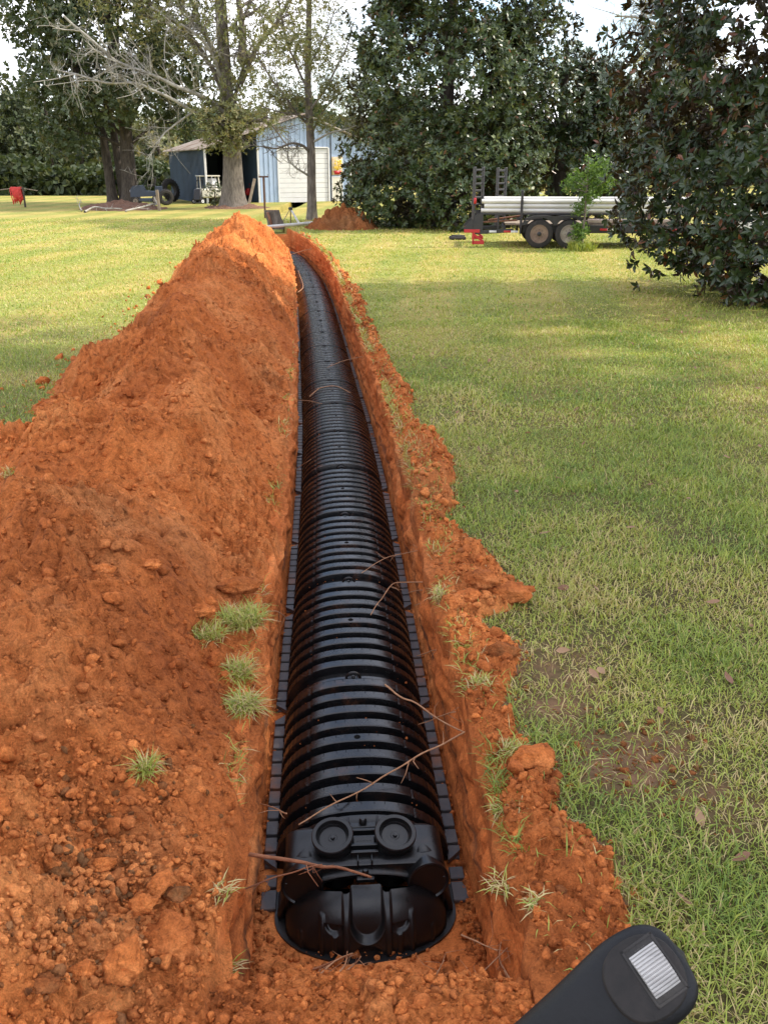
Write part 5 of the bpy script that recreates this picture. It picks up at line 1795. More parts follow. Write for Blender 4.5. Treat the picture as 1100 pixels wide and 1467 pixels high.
def shed():
    root = thing('metal_shed', 'pale blue metal shed with white roll door and open lean-to bays on both sides', 'shed', (-10.06, 54.5, float(gz(54.5)) - .02), rad(25))
    root.scale = (.96, .96, .90)
    L = 9.0
    hl, hm, hr = 3.3, 4.5, 5.35
    s0, s1, s2, s3 = 0.0, 3.24, 9.16, 12.3
    ridge = (s1 + s2) / 2
    def zroof(s):
        k = (hr - hl) / (ridge - s0)
        return hl + k * (s - s0) if s <= ridge else hr - (hr - 2.95) / (s3 - ridge) * (s - ridge)
    # left lean-to wall
    m = MB()
    m.box((0, L / 2, hl / 2), (.06, L, hl), bev=.005)
    for k in range(30):
        m.box((-.045, .15 + k * .3, hl / 2), (.03, .04, hl - .04), bev=.006)
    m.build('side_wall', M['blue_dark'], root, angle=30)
    m = MB()
    m.prism([(s0 + .04, 0), (s3, 0), (s3, zroof(s3) - .1), (ridge, hr - .1), (s0 + .04, hl - .1)], -L, -L + .06, Matrix.Rotation(rad(90), 4, 'X'))
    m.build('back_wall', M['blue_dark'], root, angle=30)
    for s in (s1, s2):
        m = MB()
        m.box((s, L / 2, (zroof(s) - .12) / 2), (.05, L - .1, zroof(s) - .14), bev=.005)
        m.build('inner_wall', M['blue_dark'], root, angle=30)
    # front wall: pieces round the door openings
    f = MB()
    R90 = Matrix.Rotation(rad(90), 4, 'X')
    d0, d1, dh = 4.53, 7.76, 3.32
    f.prism([(s1, 0), (d0, 0), (d0, zroof(d0) - .1), (s1, zroof(s1) - .1)], -.06, 0, R90)
    f.prism([(d0, dh), (d1, dh), (d1, zroof(d1) - .1), (ridge, hr - .1), (d0, zroof(d0) - .1)], -.06, 0, R90)
    f.prism([(d1, 0), (s2, 0), (s2, zroof(s2) - .1), (d1, zroof(d1) - .1)], -.06, 0, R90)
    f.prism([(s2, 2.62), (s3, 2.62), (s3, zroof(s3) - .1), (s2, zroof(s2) - .1)], -.06, 0, R90)
    k = s1 + .14
    while k < s3 - .05:
        zb = dh + .1 if d0 < k < d1 else (2.66 if k > s2 else .02)
        if not (7.9 < k < 8.75):
            f.box((k, -.018, (zb + zroof(k) - .14) / 2), (.05, .036, zroof(k) - .14 - zb), bev=.008)
        k += .29
    f.build('front_wall', M['blue'], root, angle=30)
    g = MB()
    for k in range(11):
        g.box(((d0 + d1) / 2, .03 + .004 * (k % 2), .15 + k * .3), (d1 - d0 - .02, .03, .285), bev=.008)
    g.build('roll_door', M['white_paint'], root, angle=30)
    t = MB()
    for s in (d0 - .03, d1 + .03):
        t.box((s, -.04, dh / 2 + .02), (.09, .05, dh + .06), bev=.005)
    t.box(((d0 + d1) / 2, -.04, dh + .05), (d1 - d0 - .02, .05, .09), bev=.005)
    t.build('door_trim', M['white_paint'], root, angle=30)
    dp = MB()
    dp.box((7.93, -.06, 2.3), (.05, .06, 4.6), bev=.01)
    dp.build('downpipe', M['black_steel'], root)
    d = MB()
    d.box((8.33, -.035, .78), (.62, .05, 1.50), bev=.01)
    d.box((8.33, -.058, 1.12), (.42, .012, .55), bev=.004)
    d.box((8.33, -.058, .42), (.42, .012, .55), bev=.004)
    o = d.build('door', M['cream'], root, angle=30)
    h = MB()
    h.lathe([(.02, 0), (.025, .03), (.03, .05), (0, .06)], 12, Matrix.Translation((8.56, -.06, .75)) @ Matrix.Rotation(rad(90), 4, 'X'))
    h.build('handle', M['rust'], o)
    tr = MB()
    for s in (7.985, 8.675):
        tr.box((s, -.04, .80), (.06, .06, 1.60), bev=.005)
    tr.box((8.33, -.04, 1.57), (.62, .06, .06), bev=.005)
    tr.build('door_trim', M['white_paint'], root, angle=30)
    for s, hh in ((.03, hl - .1), (s1, 3.3), (s2 + .05, 2.62)):
        p = MB()
        p.box((s, -.07, hh / 2), (.12, .10, hh), bev=.01)
        p.build('corner_post', M['white_paint'], root, angle=30)
    r = MB()
    sl = math.atan2(hr - hl, ridge - s0)
    sr = math.atan2(hr - 2.95, s3 - ridge)
    a = (ridge - s0) / math.cos(sl) + .35
    b = (s3 - ridge) / math.cos(sr) + .35
    c1 = Vector((ridge - a / 2 * math.cos(sl), L / 2, hr - a / 2 * math.sin(sl)))
    c2 = Vector((ridge + b / 2 * math.cos(sr), L / 2, hr - b / 2 * math.sin(sr)))
    r.box(c1, (a, L + .7, .07), Matrix.Rotation(-sl, 3, 'Y'), bev=.01)
    r.box(c2, (b, L + .7, .07), Matrix.Rotation(sr, 3, 'Y'), bev=.01)
    for k in range(24):
        y = -.2 + k * .41
        r.box(c1 + Vector((-.045 * math.sin(sl), y - L / 2, .045)), (a - .02, .035, .03), Matrix.Rotation(-sl, 3, 'Y'), bev=.005)
        r.box(c2 + Vector((.045 * math.sin(sr), y - L / 2, .045)), (b - .02, .035, .03), Matrix.Rotation(sr, 3, 'Y'), bev=.005)
    r.build('roof', M['roof'], root, angle=30)
    # painted panel above the small door
    sg = MB()
    sg.box((8.33, -.075, 2.25), (.72, .03, 1.12), bev=.004)
    so = sg.build('painted_panel', surf('panel_paint', (0.62, 0.55, 0.40), (0.55, 0.36, 0.16), scale=5, rough=.6), root)
    fl = MB()
    rgp = random.Random(4)
    for k in range(16):
        x, z = 8.33 + rgp.uniform(-.26, .26), 2.2 + rgp.uniform(-.1, .46)
        fl.lathe([(rgp.uniform(.05, .09), 0), (.03, .012), (0, .012)], 9, Matrix.Translation((x, -.09, z)) @ Matrix.Rotation(rad(90), 4, 'X'), mat=0)
        fl.bar((x, -.094, z), (8.33, -.094, 1.95), .02, .006, (0, 1, 0), mat=0)
    fl.build('flowers', M['yellow'], so)
    ps = MB()
    ps.prism([(8.15, 1.72), (8.51, 1.72), (8.58, 1.95), (8.08, 1.95)], .092, .100, R90)
    ps.build('flower_pot', M['red'], so)
shed()

def world_of(px, py, up=0.0):
    p = on_ground(px, py, up)
    return Vector((p.x, p.y, float(gz(p.y))))

def wheel(parent, name, c, r, w, axis_rot, rim_mat, tread=True):
    """tyre with rim; axis along local y of axis_rot"""
    T = Matrix.Translation(c) @ axis_rot @ Matrix.Rotation(rad(90), 4, 'X')
    t = MB()
    h = w / 2
    t.lathe([(r * .60, -h * .8), (r * .66, -h), (r * .86, -h * 1.02), (r * .97, -h * .82), (r, -h * .45), (r, h * .45), (r * .97, h * .82), (r * .86, h * 1.02), (r * .66, h), (r * .60, h * .8), (r * .58, 0)], 40, T)
    to = t.build(name, M['rubber'], parent, angle=40)
    m = MB()
    for s in (-1, 1):
        m.lathe([(r * .62, s * h * .75), (r * .64, s * h * .95), (r * .60, s * h * .98), (r * .55, s * h * .70), (r * .44, s * h * .50), (r * .26, s * h * .62), (r * .22, s * h * .72), (0.0, s * h * .72)], 32, T)
    m.build('rim', rim_mat, to, angle=40)
    hb = MB()
    for s in (-1, 1):
        hb.lathe([(r * .16, s * h * .6), (r * .15, s * h * 1.05), (r * .08, s * h * 1.15), (0, s * h * 1.15)], 18, T)
        for k in range(8):
            a = k * PI / 4
            hb.lathe([(r * .035, s * h * .5), (r * .03, s * h * .82), (0, s * h * .82)], 8, T @ Matrix.Translation((r * .30 * math.cos(a), r * .30 * math.sin(a), 0)))
    hb.build('hub', M['black_steel'], to, angle=40)
    return to

# ------------------------------------------------------------------ equipment trailer with pipes
TR_YAW = rad(-5)
TR_O = Vector((2.66, 26.55, float(gz(26.5))))
def trailer():
    root = thing('equipment_trailer', 'black tandem axle flatbed trailer with raised loading ramps carrying white pipes', 'trailer', TR_O, TR_YAW)
    fr = MB()
    Lt, Wt = 5.9, 2.0
    for y in (0.03, Wt - .03):
        fr.box((Lt / 2 + .6, y, .50), (Lt - 1.2, .07, .20), bev=.01)
        fr.bar((-.12, y, .40), (.95, y, .46), .07, .10)
        fr.box((Lt / 2, y, .90), (Lt, .05, .05), bev=.008)
        for x in (.06, .52, 1.15, 3.85, 4.95, 5.85):
            fr.box((x, y, .66), (.05, .05, .46), bev=.006)
    for x in np.linspace(.7, Lt - .05, 9):
        fr.box((x, Wt / 2, .50), (.07, Wt - .14, .12), bev=.01)
    fr.box((1.15, .02, .95), (.07, .06, 1.15), bev=.01)
    fr.box((1.15, Wt - .02, .80), (.07, .06, .95), bev=.01)
    fr.build('frame', M['black_steel'], root, angle=30)
    dk = MB()
    for k in range(8):
        dk.box((Lt / 2 + .35, .20 + k * .228, .615), (Lt - .75, .215, .04), bev=.006)
    dk.build('deck', M['wood'], root, angle=30)
    # dovetail rear with its slanted plates
    dv = MB()
    for y in (.02, Wt - .02):
        dv.prism([(-.44, .52), (-.05, .90), (.10, .90), (.10, .42), (-.42, .46)], -y - .03, -y + .03, Matrix.Rotation(rad(90), 4, 'X'))
    dv.box((-.20, Wt / 2, .44), (.14, Wt - .1, .10), bev=.01)
    dv.build('dovetail', M['black_steel'], root, angle=30)
    rs = MB()
    for y in (.0, Wt):
        rs.box((-.20, y, .44), (.44, .05, .09), bev=.008)
        rs.box((-.16, y, .24), (.05, .06, .32), bev=.008)
        rs.box((-.02, y, .13), (.34, .06, .09), bev=.008)
        rs.bar((-.16, y, .36), (.12, y, .16), .05, .06)
    rs.build('rear_support', M['red'], root, angle=30)
    for y in (.0, Wt):
        tl = MB()
        tl.box((-.14, y - .01, 1.24), (.07, .05, .16), bev=.012)
        tl.build('tail_light', M['red'], root)
    # ramps standing upright
    for (x, y, tw, top) in ((-.06, .12, 38, 2.12), (.62, 1.75, 38, 2.10)):
        rp = MB()
        R = Matrix.Rotation(rad(tw), 3, 'Z')
        for s in (-1, 1):
            o = R @ Vector((s * .15, 0, 0))
            rp.box((x + o.x, y + o.y, (.5 + top) / 2), (.06, .09, top - .5), R, bev=.008)
        n = 9
        for k in range(n):
            z = .62 + k * (top - .70) / (n - 1)
            rp.box((x, y, z), (.26, .06, .05), R, bev=.006)
        ro = rp.build('ramp', M['black_steel'], root, angle=30)
    # fenders
    for y in (-.12, Wt + .12):
        fd = MB()
        pts = [(1.12, .36), (1.16, .62), (1.28, .80), (1.48, .86), (1.85, .87), (2.05, .84), (2.27, .87), (2.64, .86), (2.84, .80), (2.97, .62), (3.02, .36)]
        th = .03
        for i in range(len(pts) - 1):
            if pts[i][0] in (1.85, 2.05):
                pass
            a, b = pts[i], pts[i + 1]
            fd.add([(a[0], y - .14, a[1]), (b[0], y - .14, b[1]), (b[0], y + .14, b[1]), (a[0], y + .14, a[1]),
                    (a[0], y - .14, a[1] - th), (b[0], y - .14, b[1] - th), (b[0], y + .14, b[1] - th), (a[0], y + .14, a[1] - th)],
                   [np.array([[0, 1, 2, 3], [4, 7, 6, 5], [0, 4, 5, 1], [3, 2, 6, 7]])])
        # skirt with two wheel arches
        sk = [(1.16, .62)] + [(x, .86 if 1.4 < x < 2.75 else .74) for x in np.linspace(1.2, 2.93, 14)] + [(2.97, .62)]
        low = []
        for x in np.linspace(2.97, 1.16, 40):
            z = .62
            for cx_ in (1.65, 2.47):
                q = .44 ** 2 - (x - cx_) ** 2
                if q > 0:
                    z = max(z, .385 + math.sqrt(q)) if .385 + math.sqrt(q) < .82 else .82
            low.append((x, min(z, .82)))
        fd.prism(sk + low, y * -1 + .135 if y < 0 else -y - .145, y * -1 + .145 if y < 0 else -y - .135, Matrix.Rotation(rad(90), 4, 'X'))
        fd.build('fender', M['black_steel'], root, angle=30)
    ax = MB()
    for x in (1.65, 2.47):
        ax.tube([(x, .0, .385), (x, Wt, .385)], .045, 12)
        for y in (.12, Wt - .12):
            ax.box((x, y, .44), (.56, .06, .05), bev=.01)
    ax.build('axles', M['black_steel'], root, angle=40)
    for x, rm in ((1.65, 'rim_rust'), (2.47, 'rim')):
        for y in (-.12, Wt + .12):
            wheel(root, 'wheel', (x, y, .385), .385, .23, Matrix.Identity(4), M[rm])
    # reflector tape
    for x, s in ((.38, 'w'), (.78, 'r'), (.98, 'w'), (3.42, 'r'), (3.62, 'w'), (4.35, 'r'), (4.55, 'w'), (5.3, 'r')):
        q = MB()
        z = .43 if x < 1 else .50
        q.box((x, -.022 if x > 1.2 else -.012, z), (.20, .006, .055), bev=.001)
        q.build('reflector', M['red' if s == 'r' else 'white_reflect'], root)
    tg = MB()
    tg.bar((Lt, .25, .50), (Lt + 1.3, Wt / 2 - .03, .50), .10, .12)
    tg.bar((Lt, Wt - .25, .50), (Lt + 1.3, Wt / 2 + .03, .50), .10, .12)
    tg.build('drawbar', M['black_steel'], root)
trailer()

TRM = Matrix.Translation(TR_O) @ Matrix.Rotation(TR_YAW, 4, 'Z')
def pipe(a, b, r, label, mat='pvc', group=None, n=20, world_=False):
    a, b = Vector(a), Vector(b)
    if not world_:
        a, b = TRM @ a, TRM @ b
    d = b - a
    T = Matrix.Translation(a) @ d.to_track_quat('Z', 'Y').to_matrix().to_4x4()
    L = d.length
    m = MB()
    m.lathe([(r * .88, .02), (r * .88, 0), (r, 0), (r, L - .32), (r * 1.1, L - .28), (r * 1.1, L), (r * .96, L), (r * .96, L - .05)], n, T)
    o = m.build('plastic_pipe', M[mat], smooth_=True, angle=40)
    return tag(o, label, 'pipe', group)
for z, nm in ((.985, 'bottom'), (1.105, 'middle'), (1.225, 'top')):
    dx = {'bottom': .03, 'middle': .12, 'top': .05}[nm]
    pipe((dx, .12, z), (dx + 5.9, .12, z), .060, f'{nm} white pipe of the front stack on the trailer', group='white pipes stacked on the trailer')
pipe((.2, .26, 1.165), (6.2, .26, 1.165), .060, 'white pipe lying behind the front stack, seen between its top two pipes', group='white pipes stacked on the trailer')
pipe((.1, .26, 1.29), (6.0, .26, 1.29), .060, 'white pipe showing just above the top of the front stack', group='white pipes stacked on the trailer')
pipe((3.0, .26, .70), (5.7, .26, .70), .065, 'yellowed pipe lying low on the deck behind the trailer wheels', 'pvc_old')
def planks():
    for k, (x0, z, a, lb) in enumerate(((.1, .67, .05, 'brown plank lying on the trailer deck ahead of the ramps'), (.25, .72, .12, 'splintered brown plank laid over another on the trailer deck'))):
        m = MB()
        m.bar(TRM @ Vector((x0, .2 + .1 * k, z)), TRM @ Vector((x0 + .95, .3 + .1 * k, z + a)), .14, .04)
        tag(m.build('plank', M['wood_red'], angle=30), lb, 'plank')
planks()
def ground_board():
    p = world_of(655, 343)
    m = MB()
    m.box((0, 0, .05), (.42, .5, .09), Matrix.Rotation(.2, 3, 'Z'), bev=.02)
    m.box((.02, .02, .11), (.30, .34, .04), Matrix.Rotation(.5, 3, 'Z'), bev=.01)
    o = m.build('wheel_chock', M['rubber'], angle=30)
    o.location = p
    tag(o, 'low black rubber block on the grass behind the trailer rear', 'block')
ground_board()

# white pickup in front of the trailer, almost hidden by the magnolia
def pickup():
    p = TRM @ Vector((7.0, 1.0, 0))
    root = thing('pickup_truck', 'white pickup almost hidden behind the right magnolia at the trailer drawbar', 'truck', (p.x, p.y, float(gz(p.y))), TR_YAW)
    b = MB()
    side = [(0, .55), (0, 1.12), (1.9, 1.12), (1.95, 1.15), (3.7, 1.15), (4.9, 1.08), (5.25, .98), (5.3, .55)]
    b.prism(side, -.95, .95, Matrix.Rotation(rad(90), 4, 'X'))
    b.build('body', M['white_paint'], root, angle=25)
    c = MB()
    c.prism([(1.95, 1.15), (2.05, 1.75), (2.3, 1.82), (3.1, 1.80), (3.75, 1.15)], -.84, .84, Matrix.Rotation(rad(90), 4, 'X'))
    c.build('cab', M['white_paint'], root, angle=25)
    for y in (-.845, .845):
        w = MB()
        w.prism([(2.15, 1.2), (2.2, 1.68), (3.05, 1.70), (3.5, 1.2)], -y - .008, -y + .008, Matrix.Rotation(rad(90), 4, 'X'))
        w.build('window', M['glass_dark'], root)
    bp = MB()
    bp.box((-.08, 0, .55), (.14, 1.8, .16), bev=.03)
    bp.build('bumper', M['black_steel'], root)
    for x in (.95, 4.3):
        for y in (-.86, .86):
            wheel(root, 'wheel', (x, y, .38), .38, .24, Matrix.Identity(4), M['rim'])
pickup()

# ------------------------------------------------------------------ things round the shed and on the far lawn
def t_post(px, py, H, arm, label, rz):
    p = world_of(px, py)
    root = thing('clothesline_post', label, 'clothesline post', p, rz, 'rusty clothesline posts')
    m = MB()
    m.tube([(0, 0, -.1), (0, 0, H)], .045, 10)
    m.build('post', M['rust'], root, angle=40)
    a = MB()
    a.box((0, 0, H + .02), (arm, .07, .07), bev=.01)
    for s in (-1, 1):
        a.tube([(s * arm * .44, 0, H + .03), (s * arm * .44, 0, H + .12)], .012, 6)
    a.build('crossarm', M['rust'], root, angle=40)
t_post(380, 309, 1.60, .42, 'rusty T shaped clothesline post on the lawn in front of the blue shed wall', .1)
t_post(503, 292, 1.42, 1.15, 'rusty T shaped clothesline post beside the magnolia near the cream door', .05)

def hose_rack():
    p = world_of(37, 297)
    root = thing('hose_rack', 'dark post with a thin cross pole holding a red hose on the far left lawn', 'rack', p, 0)
    m = MB()
    m.tube([(0, 0, -.1), (0, 0, 1.0)], .05, 9)
    m.build('post', M['bark_dark'], root, angle=40)
    a = MB()
    a.tube([(-1.45, .02, .83), (-.6, 0, .93), (0, 0, .93), (.75, .0, .82)], .022, 7)
    a.build('cross_pole', M['wood'], root, angle=40)
    hs = MB()
    rgx = random.Random(2)
    for k in range(11):
        x = -.62 + k * .050
        w = rgx.uniform(.10, .16)
        dl = rgx.uniform(.62, .84)
        pts = [(x + .03 * math.sin(t * 2), w * math.cos(t), .93 + .06 - dl / 2 + dl / 2 * math.sin(t) ** 1) for t in np.linspace(0, 2 * PI, 25)]
        pts = [(q[0] + (.05 * j / 24), q[1], q[2]) for j, q in enumerate(pts)]
        hs.tube(pts, .026, 7)
    o = hs.build('garden_hose', M['red_hose'])
    o.location = p
    tag(o, 'bright red hose coiled over the cross pole on the far left lawn', 'hose')
hose_rack()

def mulch(px, py, rx, ry, h, label, seed):
    p = world_of(px, py)
    r = np.linspace(0, 1.05, 30)
    th = np.linspace(0, 2 * PI, 80)
    R, TH = np.meshgrid(r, th)
    n = fbm(p3((R * np.cos(TH) * 4).ravel() + seed, (R * np.sin(TH) * 4).ravel()), 4, seed).reshape(R.shape)
    n2 = fbm(p3((R * np.cos(TH) * 18).ravel() + seed, (R * np.sin(TH) * 18).ravel()), 3, seed).reshape(R.shape)
    z = h * (1 - np.clip(R, 0, 1.05) ** 1.4) * (1 + .3 * n) + .04 * n2 - .03
    k = 1 + .10 * n
    m = MB()
    m.grid(np.stack([R * np.cos(TH) * rx * k, R * np.sin(TH) * ry * k, z], -1))
    o = m.build('mulch_bed', M['mulch'])
    o.location = p
    tag(o, label, 'mulch bed')
mulch(176, 299, 2.3, 2.2, .34, 'brown mulch mound under the triple trunked oak', 3)
mulch(338, 298, 1.75, 1.3, .24, 'small brown mulch ring round the huge grey oak trunk', 5)

def stick(pix, r0, r1, label, mat='bark_pale', tw=4, seed=1):
    rg_ = np.random.default_rng(seed)
    pts = []
    for a, b, z in pix:
        q = on_ground(a, b)
        pts.append((q.x, q.y, float(gz(q.y)) + z))
    m = MB()
    q = limb(m, pts, r0, r1, 7, seed, .05)
    twigs_on(m, q, rg_, tw, .55, r1 * .7, .3, 1)
    tag(m.build('fallen_branch', M[mat]), label, 'branch', 'dead branches by the mulch bed')
stick([(122, 305, .05), (135, 302, .16), (152, 302, .10), (175, 303, .1)], .05, .03, 'pale dead branch at the left end of the mulch mound', seed=2)
stick([(180, 304, .05), (205, 303, .12), (222, 299, .22), (226, 294, .4)], .05, .03, 'pale dead branch at the right end of the mulch mound', seed=3)
stick([(118, 304, .05), (117, 300, .25), (119, 297, .45)], .035, .015, 'short forked stick standing at the left of the mulch mound', seed=5)

def leaning(px0, py0, px1, py1, w, label, name, mat='wood', dy=.0, d=.10):
    p = world_of(px0, py0)
    q = on_y(px1, py1, p.y + dy)
    m = MB()
    m.bar(p - Vector((0, 0, .03)), q, w, d, (0, 1, 0.01))
    tag(m.build(name, M[mat], angle=30), label, name.replace('_', ' '))
leaning(229, 302, 225, 272, .13, 'grey wooden post leaning by the dark mower left of the shed', 'wooden_post')
leaning(357, 291, 365, 256, .16, 'pale plank leaning at the mouth of the left shed bay', 'plank', 'wood', .5, .05)

def tyre_thing(px, py, r, w, label, tilt, rz, name='tyre'):
    p = world_of(px, py)
    root = thing(name, label, 'tyre', p, rz, 'old tyres by the shed')
    T = Matrix.Translation((0, 0, r * math.cos(tilt) + .02)) @ Matrix.Rotation(tilt, 4, 'X') @ Matrix.Rotation(rad(90), 4, 'X')
    h = w / 2
    m = MB()
    prof = [(r * .55, -h * .7), (r * .62, -h), (r * .88, -h), (r * .98, -h * .7), (r, -h * .4), (r, h * .4), (r * .98, h * .7), (r * .88, h), (r * .62, h), (r * .55, h * .7)]
    n = 32
    a = np.arange(n + 1) * 2 * PI / n
    pr = np.array(prof + prof[:1])
    V = np.stack([pr[None, :, 0] * np.cos(a)[:, None], pr[None, :, 0] * np.sin(a)[:, None], np.repeat(pr[None, :, 1], n + 1, 0)], -1)
    A = np.array(T)
    V = V @ A[:3, :3].T + A[:3, 3]
    m.grid(V)
    for k in range(24):
        b_ = k * 2 * PI / 24
        m.box(np.array((T @ Vector((r * math.cos(b_), r * math.sin(b_), 0)))), (.05, w * .8, .05), (T @ Matrix.Rotation(b_, 4, 'Z')).to_3x3() @ Matrix.Rotation(rad(90), 3, 'X'), bev=.01)
    m.build('casing', M['rubber'], root, angle=40)
tyre_thing(239, 294, .40, .26, 'fat black tyre standing on the grass left of the shed', .15, .5)
tyre_thing(246, 289, .64, .30, 'big tractor tyre leaning against the back corner of the shed', -.2, 1.0)

def mower():
    p = world_of(212, 293)
    root = thing('riding_mower', 'dark blue ride-on mower parked between the oak and the shed', 'mower', p, rad(10))
    b = MB()
    b.prism([(-.85, .40), (-.85, .80), (-.70, .98), (-.15, 1.02), (.0, .72), (.45, .70), (.5, .95), (.85, .95), (.88, .45)], -.36, .36, Matrix.Rotation(rad(90), 4, 'X'))
    b.build('body', M['navy'], root, angle=30)
    s = MB()
    s.box((.28, 0, 1.0), (.44, .5, .10), bev=.04)
    s.box((.50, 0, 1.22), (.10, .5, .40), Matrix.Rotation(.2, 3, 'Y'), bev=.04)
    s.build('seat', M['rubber'], root, angle=40)
    st = MB()
    st.tube([(-.12, 0, 1.0), (-.02, 0, 1.18)], .025, 8)
    st.tube([(-.02 + .05 * math.sin(t), .17 * math.cos(t), 1.19 + .10 * math.sin(t)) for t in np.linspace(0, 2 * PI, 19)], .016, 6)
    st.build('steering_wheel', M['rubber'], root)
    dk = MB()
    dk.box((-.05, 0, .24), (.8, 1.0, .16), bev=.05)
    dk.build('mower_deck', M['navy'], root, angle=30)
    for x, r in ((-.6, .2), (.55, .27)):
        for y in (-.42, .42):
            wheel(root, 'wheel', (x, y, r), r, .2, Matrix.Identity(4), M['rim'])
    for y in (-.2, .2):
        h = MB()
        h.lathe([(.06, 0), (.065, .02), (0, .03)], 14, Matrix.Translation((-.85 + (y + .2) * 0, y, .72)) @ Matrix.Rotation(rad(-90), 4, 'Y'))
        h.build('headlight', M['white_paint'], root)
mower()

def hand_truck():
    p = world_of(284, 292)
    root = thing('hand_truck', 'black hand truck with pale wheels leaning on the dark side wall of the shed', 'hand truck', p, rad(-15))
    f = MB()
    for s in (-1, 1):
        f.tube([(s * .2, .0, .12), (s * .2, .32, 1.05), (s * .17, .42, 1.25)], .022, 8)
    for z in (.3, .6, .9):
        f.tube([(-.2, (z - .12) * .34, z), (.2, (z - .12) * .34, z)], .016, 6)
    f.tube([(-.17, .42, 1.25), (.17, .42, 1.25)], .022, 8)
    f.box((0, -.12, .07), (.44, .26, .025), bev=.005)
    f.build('frame', M['black_steel'], root, angle=40)
    c = MB()
    c.box((0, .02, .48), (.42, .16, .62), Matrix.Rotation(-.3, 3, 'X'), bev=.03)
    c.build('tank', M['black_steel'], root, angle=40)
    for s in (-1, 1):
        wheel(root, 'wheel', (s * .27, .05, .14), .14, .07, Matrix.Rotation(rad(55), 4, 'Z'), M['white_paint'])
hand_truck()

def utility_cart():
    a = world_of(313, 293)
    d = Vector((-math.sin(rad(25)), math.cos(rad(25)), 0))
    p = a + d * 1.6
    p.z = float(gz(p.y))
    root = thing('utility_cart', 'beige utility cart with white windscreen parked inside the left shed bay', 'cart', p, rad(20))
    m = MB()
    m.box((0, .6, .55), (1.15, 1.9, .5), bev=.08)
    m.build('body', M['cream'], root, angle=30)
    c = MB()
    for s in (-1, 1):
        c.bar((s * .55, -.2, .8), (s * .52, .05, 1.45), .05, .05)
        c.bar((s * .52, 1.1, .8), (s * .52, 1.0, 1.45), .05, .05)
    c.box((0, .5, 1.47), (1.2, 1.3, .07), bev=.03)
    c.build('canopy', M['cream'], root, angle=30)
    w = MB()
    w.bar((.12, -.16, .86), (.12, .03, 1.38), .5, .012, (1, 0, 0))
    w.box((.15, -.10, 1.1), (.5, .012, .5), Matrix.Rotation(-.3, 3, 'X'))
    w.build('windscreen', M['white_paint'], root)
    for y in (-.05, 1.25):
        for s in (-1, 1):
            wheel(root, 'wheel', (s * .55, y, .27), .27, .2, Matrix.Rotation(rad(90), 4, 'Z'), M['rim'])
utility_cart()

def tiller():
    p = world_of(360, 289)
    p = p + Vector((-.2, .5, 0))
    root = thing('garden_tiller', 'red garden tiller standing at the right of the left shed bay', 'tiller', p, rad(30))
    e = MB()
    e.box((0, 0, .48), (.42, .36, .26), bev=.05)
    e.lathe([(.15, 0), (.15, .12), (.08, .16), (0, .16)], 16, Matrix.Translation((0, 0, .60)))
    e.build('engine', M['red'], root, angle=40)
    h = MB()
    for s in (-1, 1):
        h.tube([(s * .12, .1, .45), (s * .2, .6, .85), (s * .26, .9, 1.0)], .02, 7)
    h.build('handlebar', M['black_steel'], root)
    bb = MB()
    bb.bar((.22, -.1, .25), (.02, -.16, 1.02), .06, .03)
    bb.build('shield', M['red'], root)
    for s in (-1, 1):
        wheel(root, 'wheel', (s * .28, 0, .2), .2, .12, Matrix.Rotation(rad(90), 4, 'Z'), M['rim'])
tiller()

def stump():
    p = world_of(397, 325)
    root = thing('tree_stump', 'uprooted stump with a red brown cut face lying at the far end of the trench', 'stump', p, rad(20))
    m = MB()
    n, hs = 28, 12
    a = np.linspace(0, 2 * PI, n + 1)
    z = np.linspace(-.08, .62, hs)
    A, Zz = np.meshgrid(a, z)
    r = (.30 - .05 * Zz) * (1 + .10 * np.sin(A * 3) + .06 * fbm(p3((np.cos(A) * 2).ravel(), (np.sin(A) * 2).ravel(), Zz.ravel() * 3), 3, 5).reshape(A.shape))
    sh = .28 * Zz
    m.grid(np.stack([np.cos(A) * r - sh, np.sin(A) * r * .8, Zz * .95], -1))
    m.build('bark', M['bark'], root)
    t = MB()
    r1 = r[-1] * .99
    V = np.stack([np.concatenate([[-sh[-1, 0]], np.cos(a[:-1]) * r1[:-1] - sh[-1, 0]]), np.concatenate([[0], np.sin(a[:-1]) * r1[:-1] * .8]), np.concatenate([[.60], np.full(n, .59)])], -1)
    t.add(V, [np.array([[0, 1 + k, 1 + (k + 1) % n] for k in range(n)])])
    t.build('cut_top', M['wood_red'], root)
    s = MB()
    s.box((-.30, -.05, .28), (.06, .42, .52), Matrix.Rotation(-.28, 3, 'Y'), bev=.03)
    s.build('cut_face', M['wood_red'], root)
stump()

def tripod():
    p = on_ground(417, 322)
    z = float(gz(p.y))
    root = thing('survey_tripod', 'white legged tripod with a yellow top standing over the far trench end', 'tripod', (p.x, p.y, z), 0)
    for k, (dx, dy, r, mt) in enumerate(((.36, -.12, .045, 'pvc'), (-.38, -.25, .016, 'wood'), (-.05, .45, .025, 'wood'))):
        m = MB()
        m.tube([(0, 0, .58), (dx, dy, -.02)], [r * .8, r], 10)
        m.build('leg', M[mt], root, angle=40)
    h = MB()
    h.lathe([(.075, .54), (.085, .60), (.05, .64), (0, .64)], 14)
    h.build('head', M['black_steel'], root, angle=40)
    y = MB()
    y.lathe([(.04, .63), (.045, .72), (.02, .80), (0, .81)], 14)
    y.build('cap', M['yellow'], root, angle=40)
tripod()
pa = on_ground(360, 330)
pb = on_ground(447, 323.5)
pipe((pa.x, pa.y, float(gz(pa.y)) + .07), (pb.x, pb.y, float(gz(pb.y)) + .10), .057, 'single white pipe lying on the ground across the far end of the trench', world_=True)

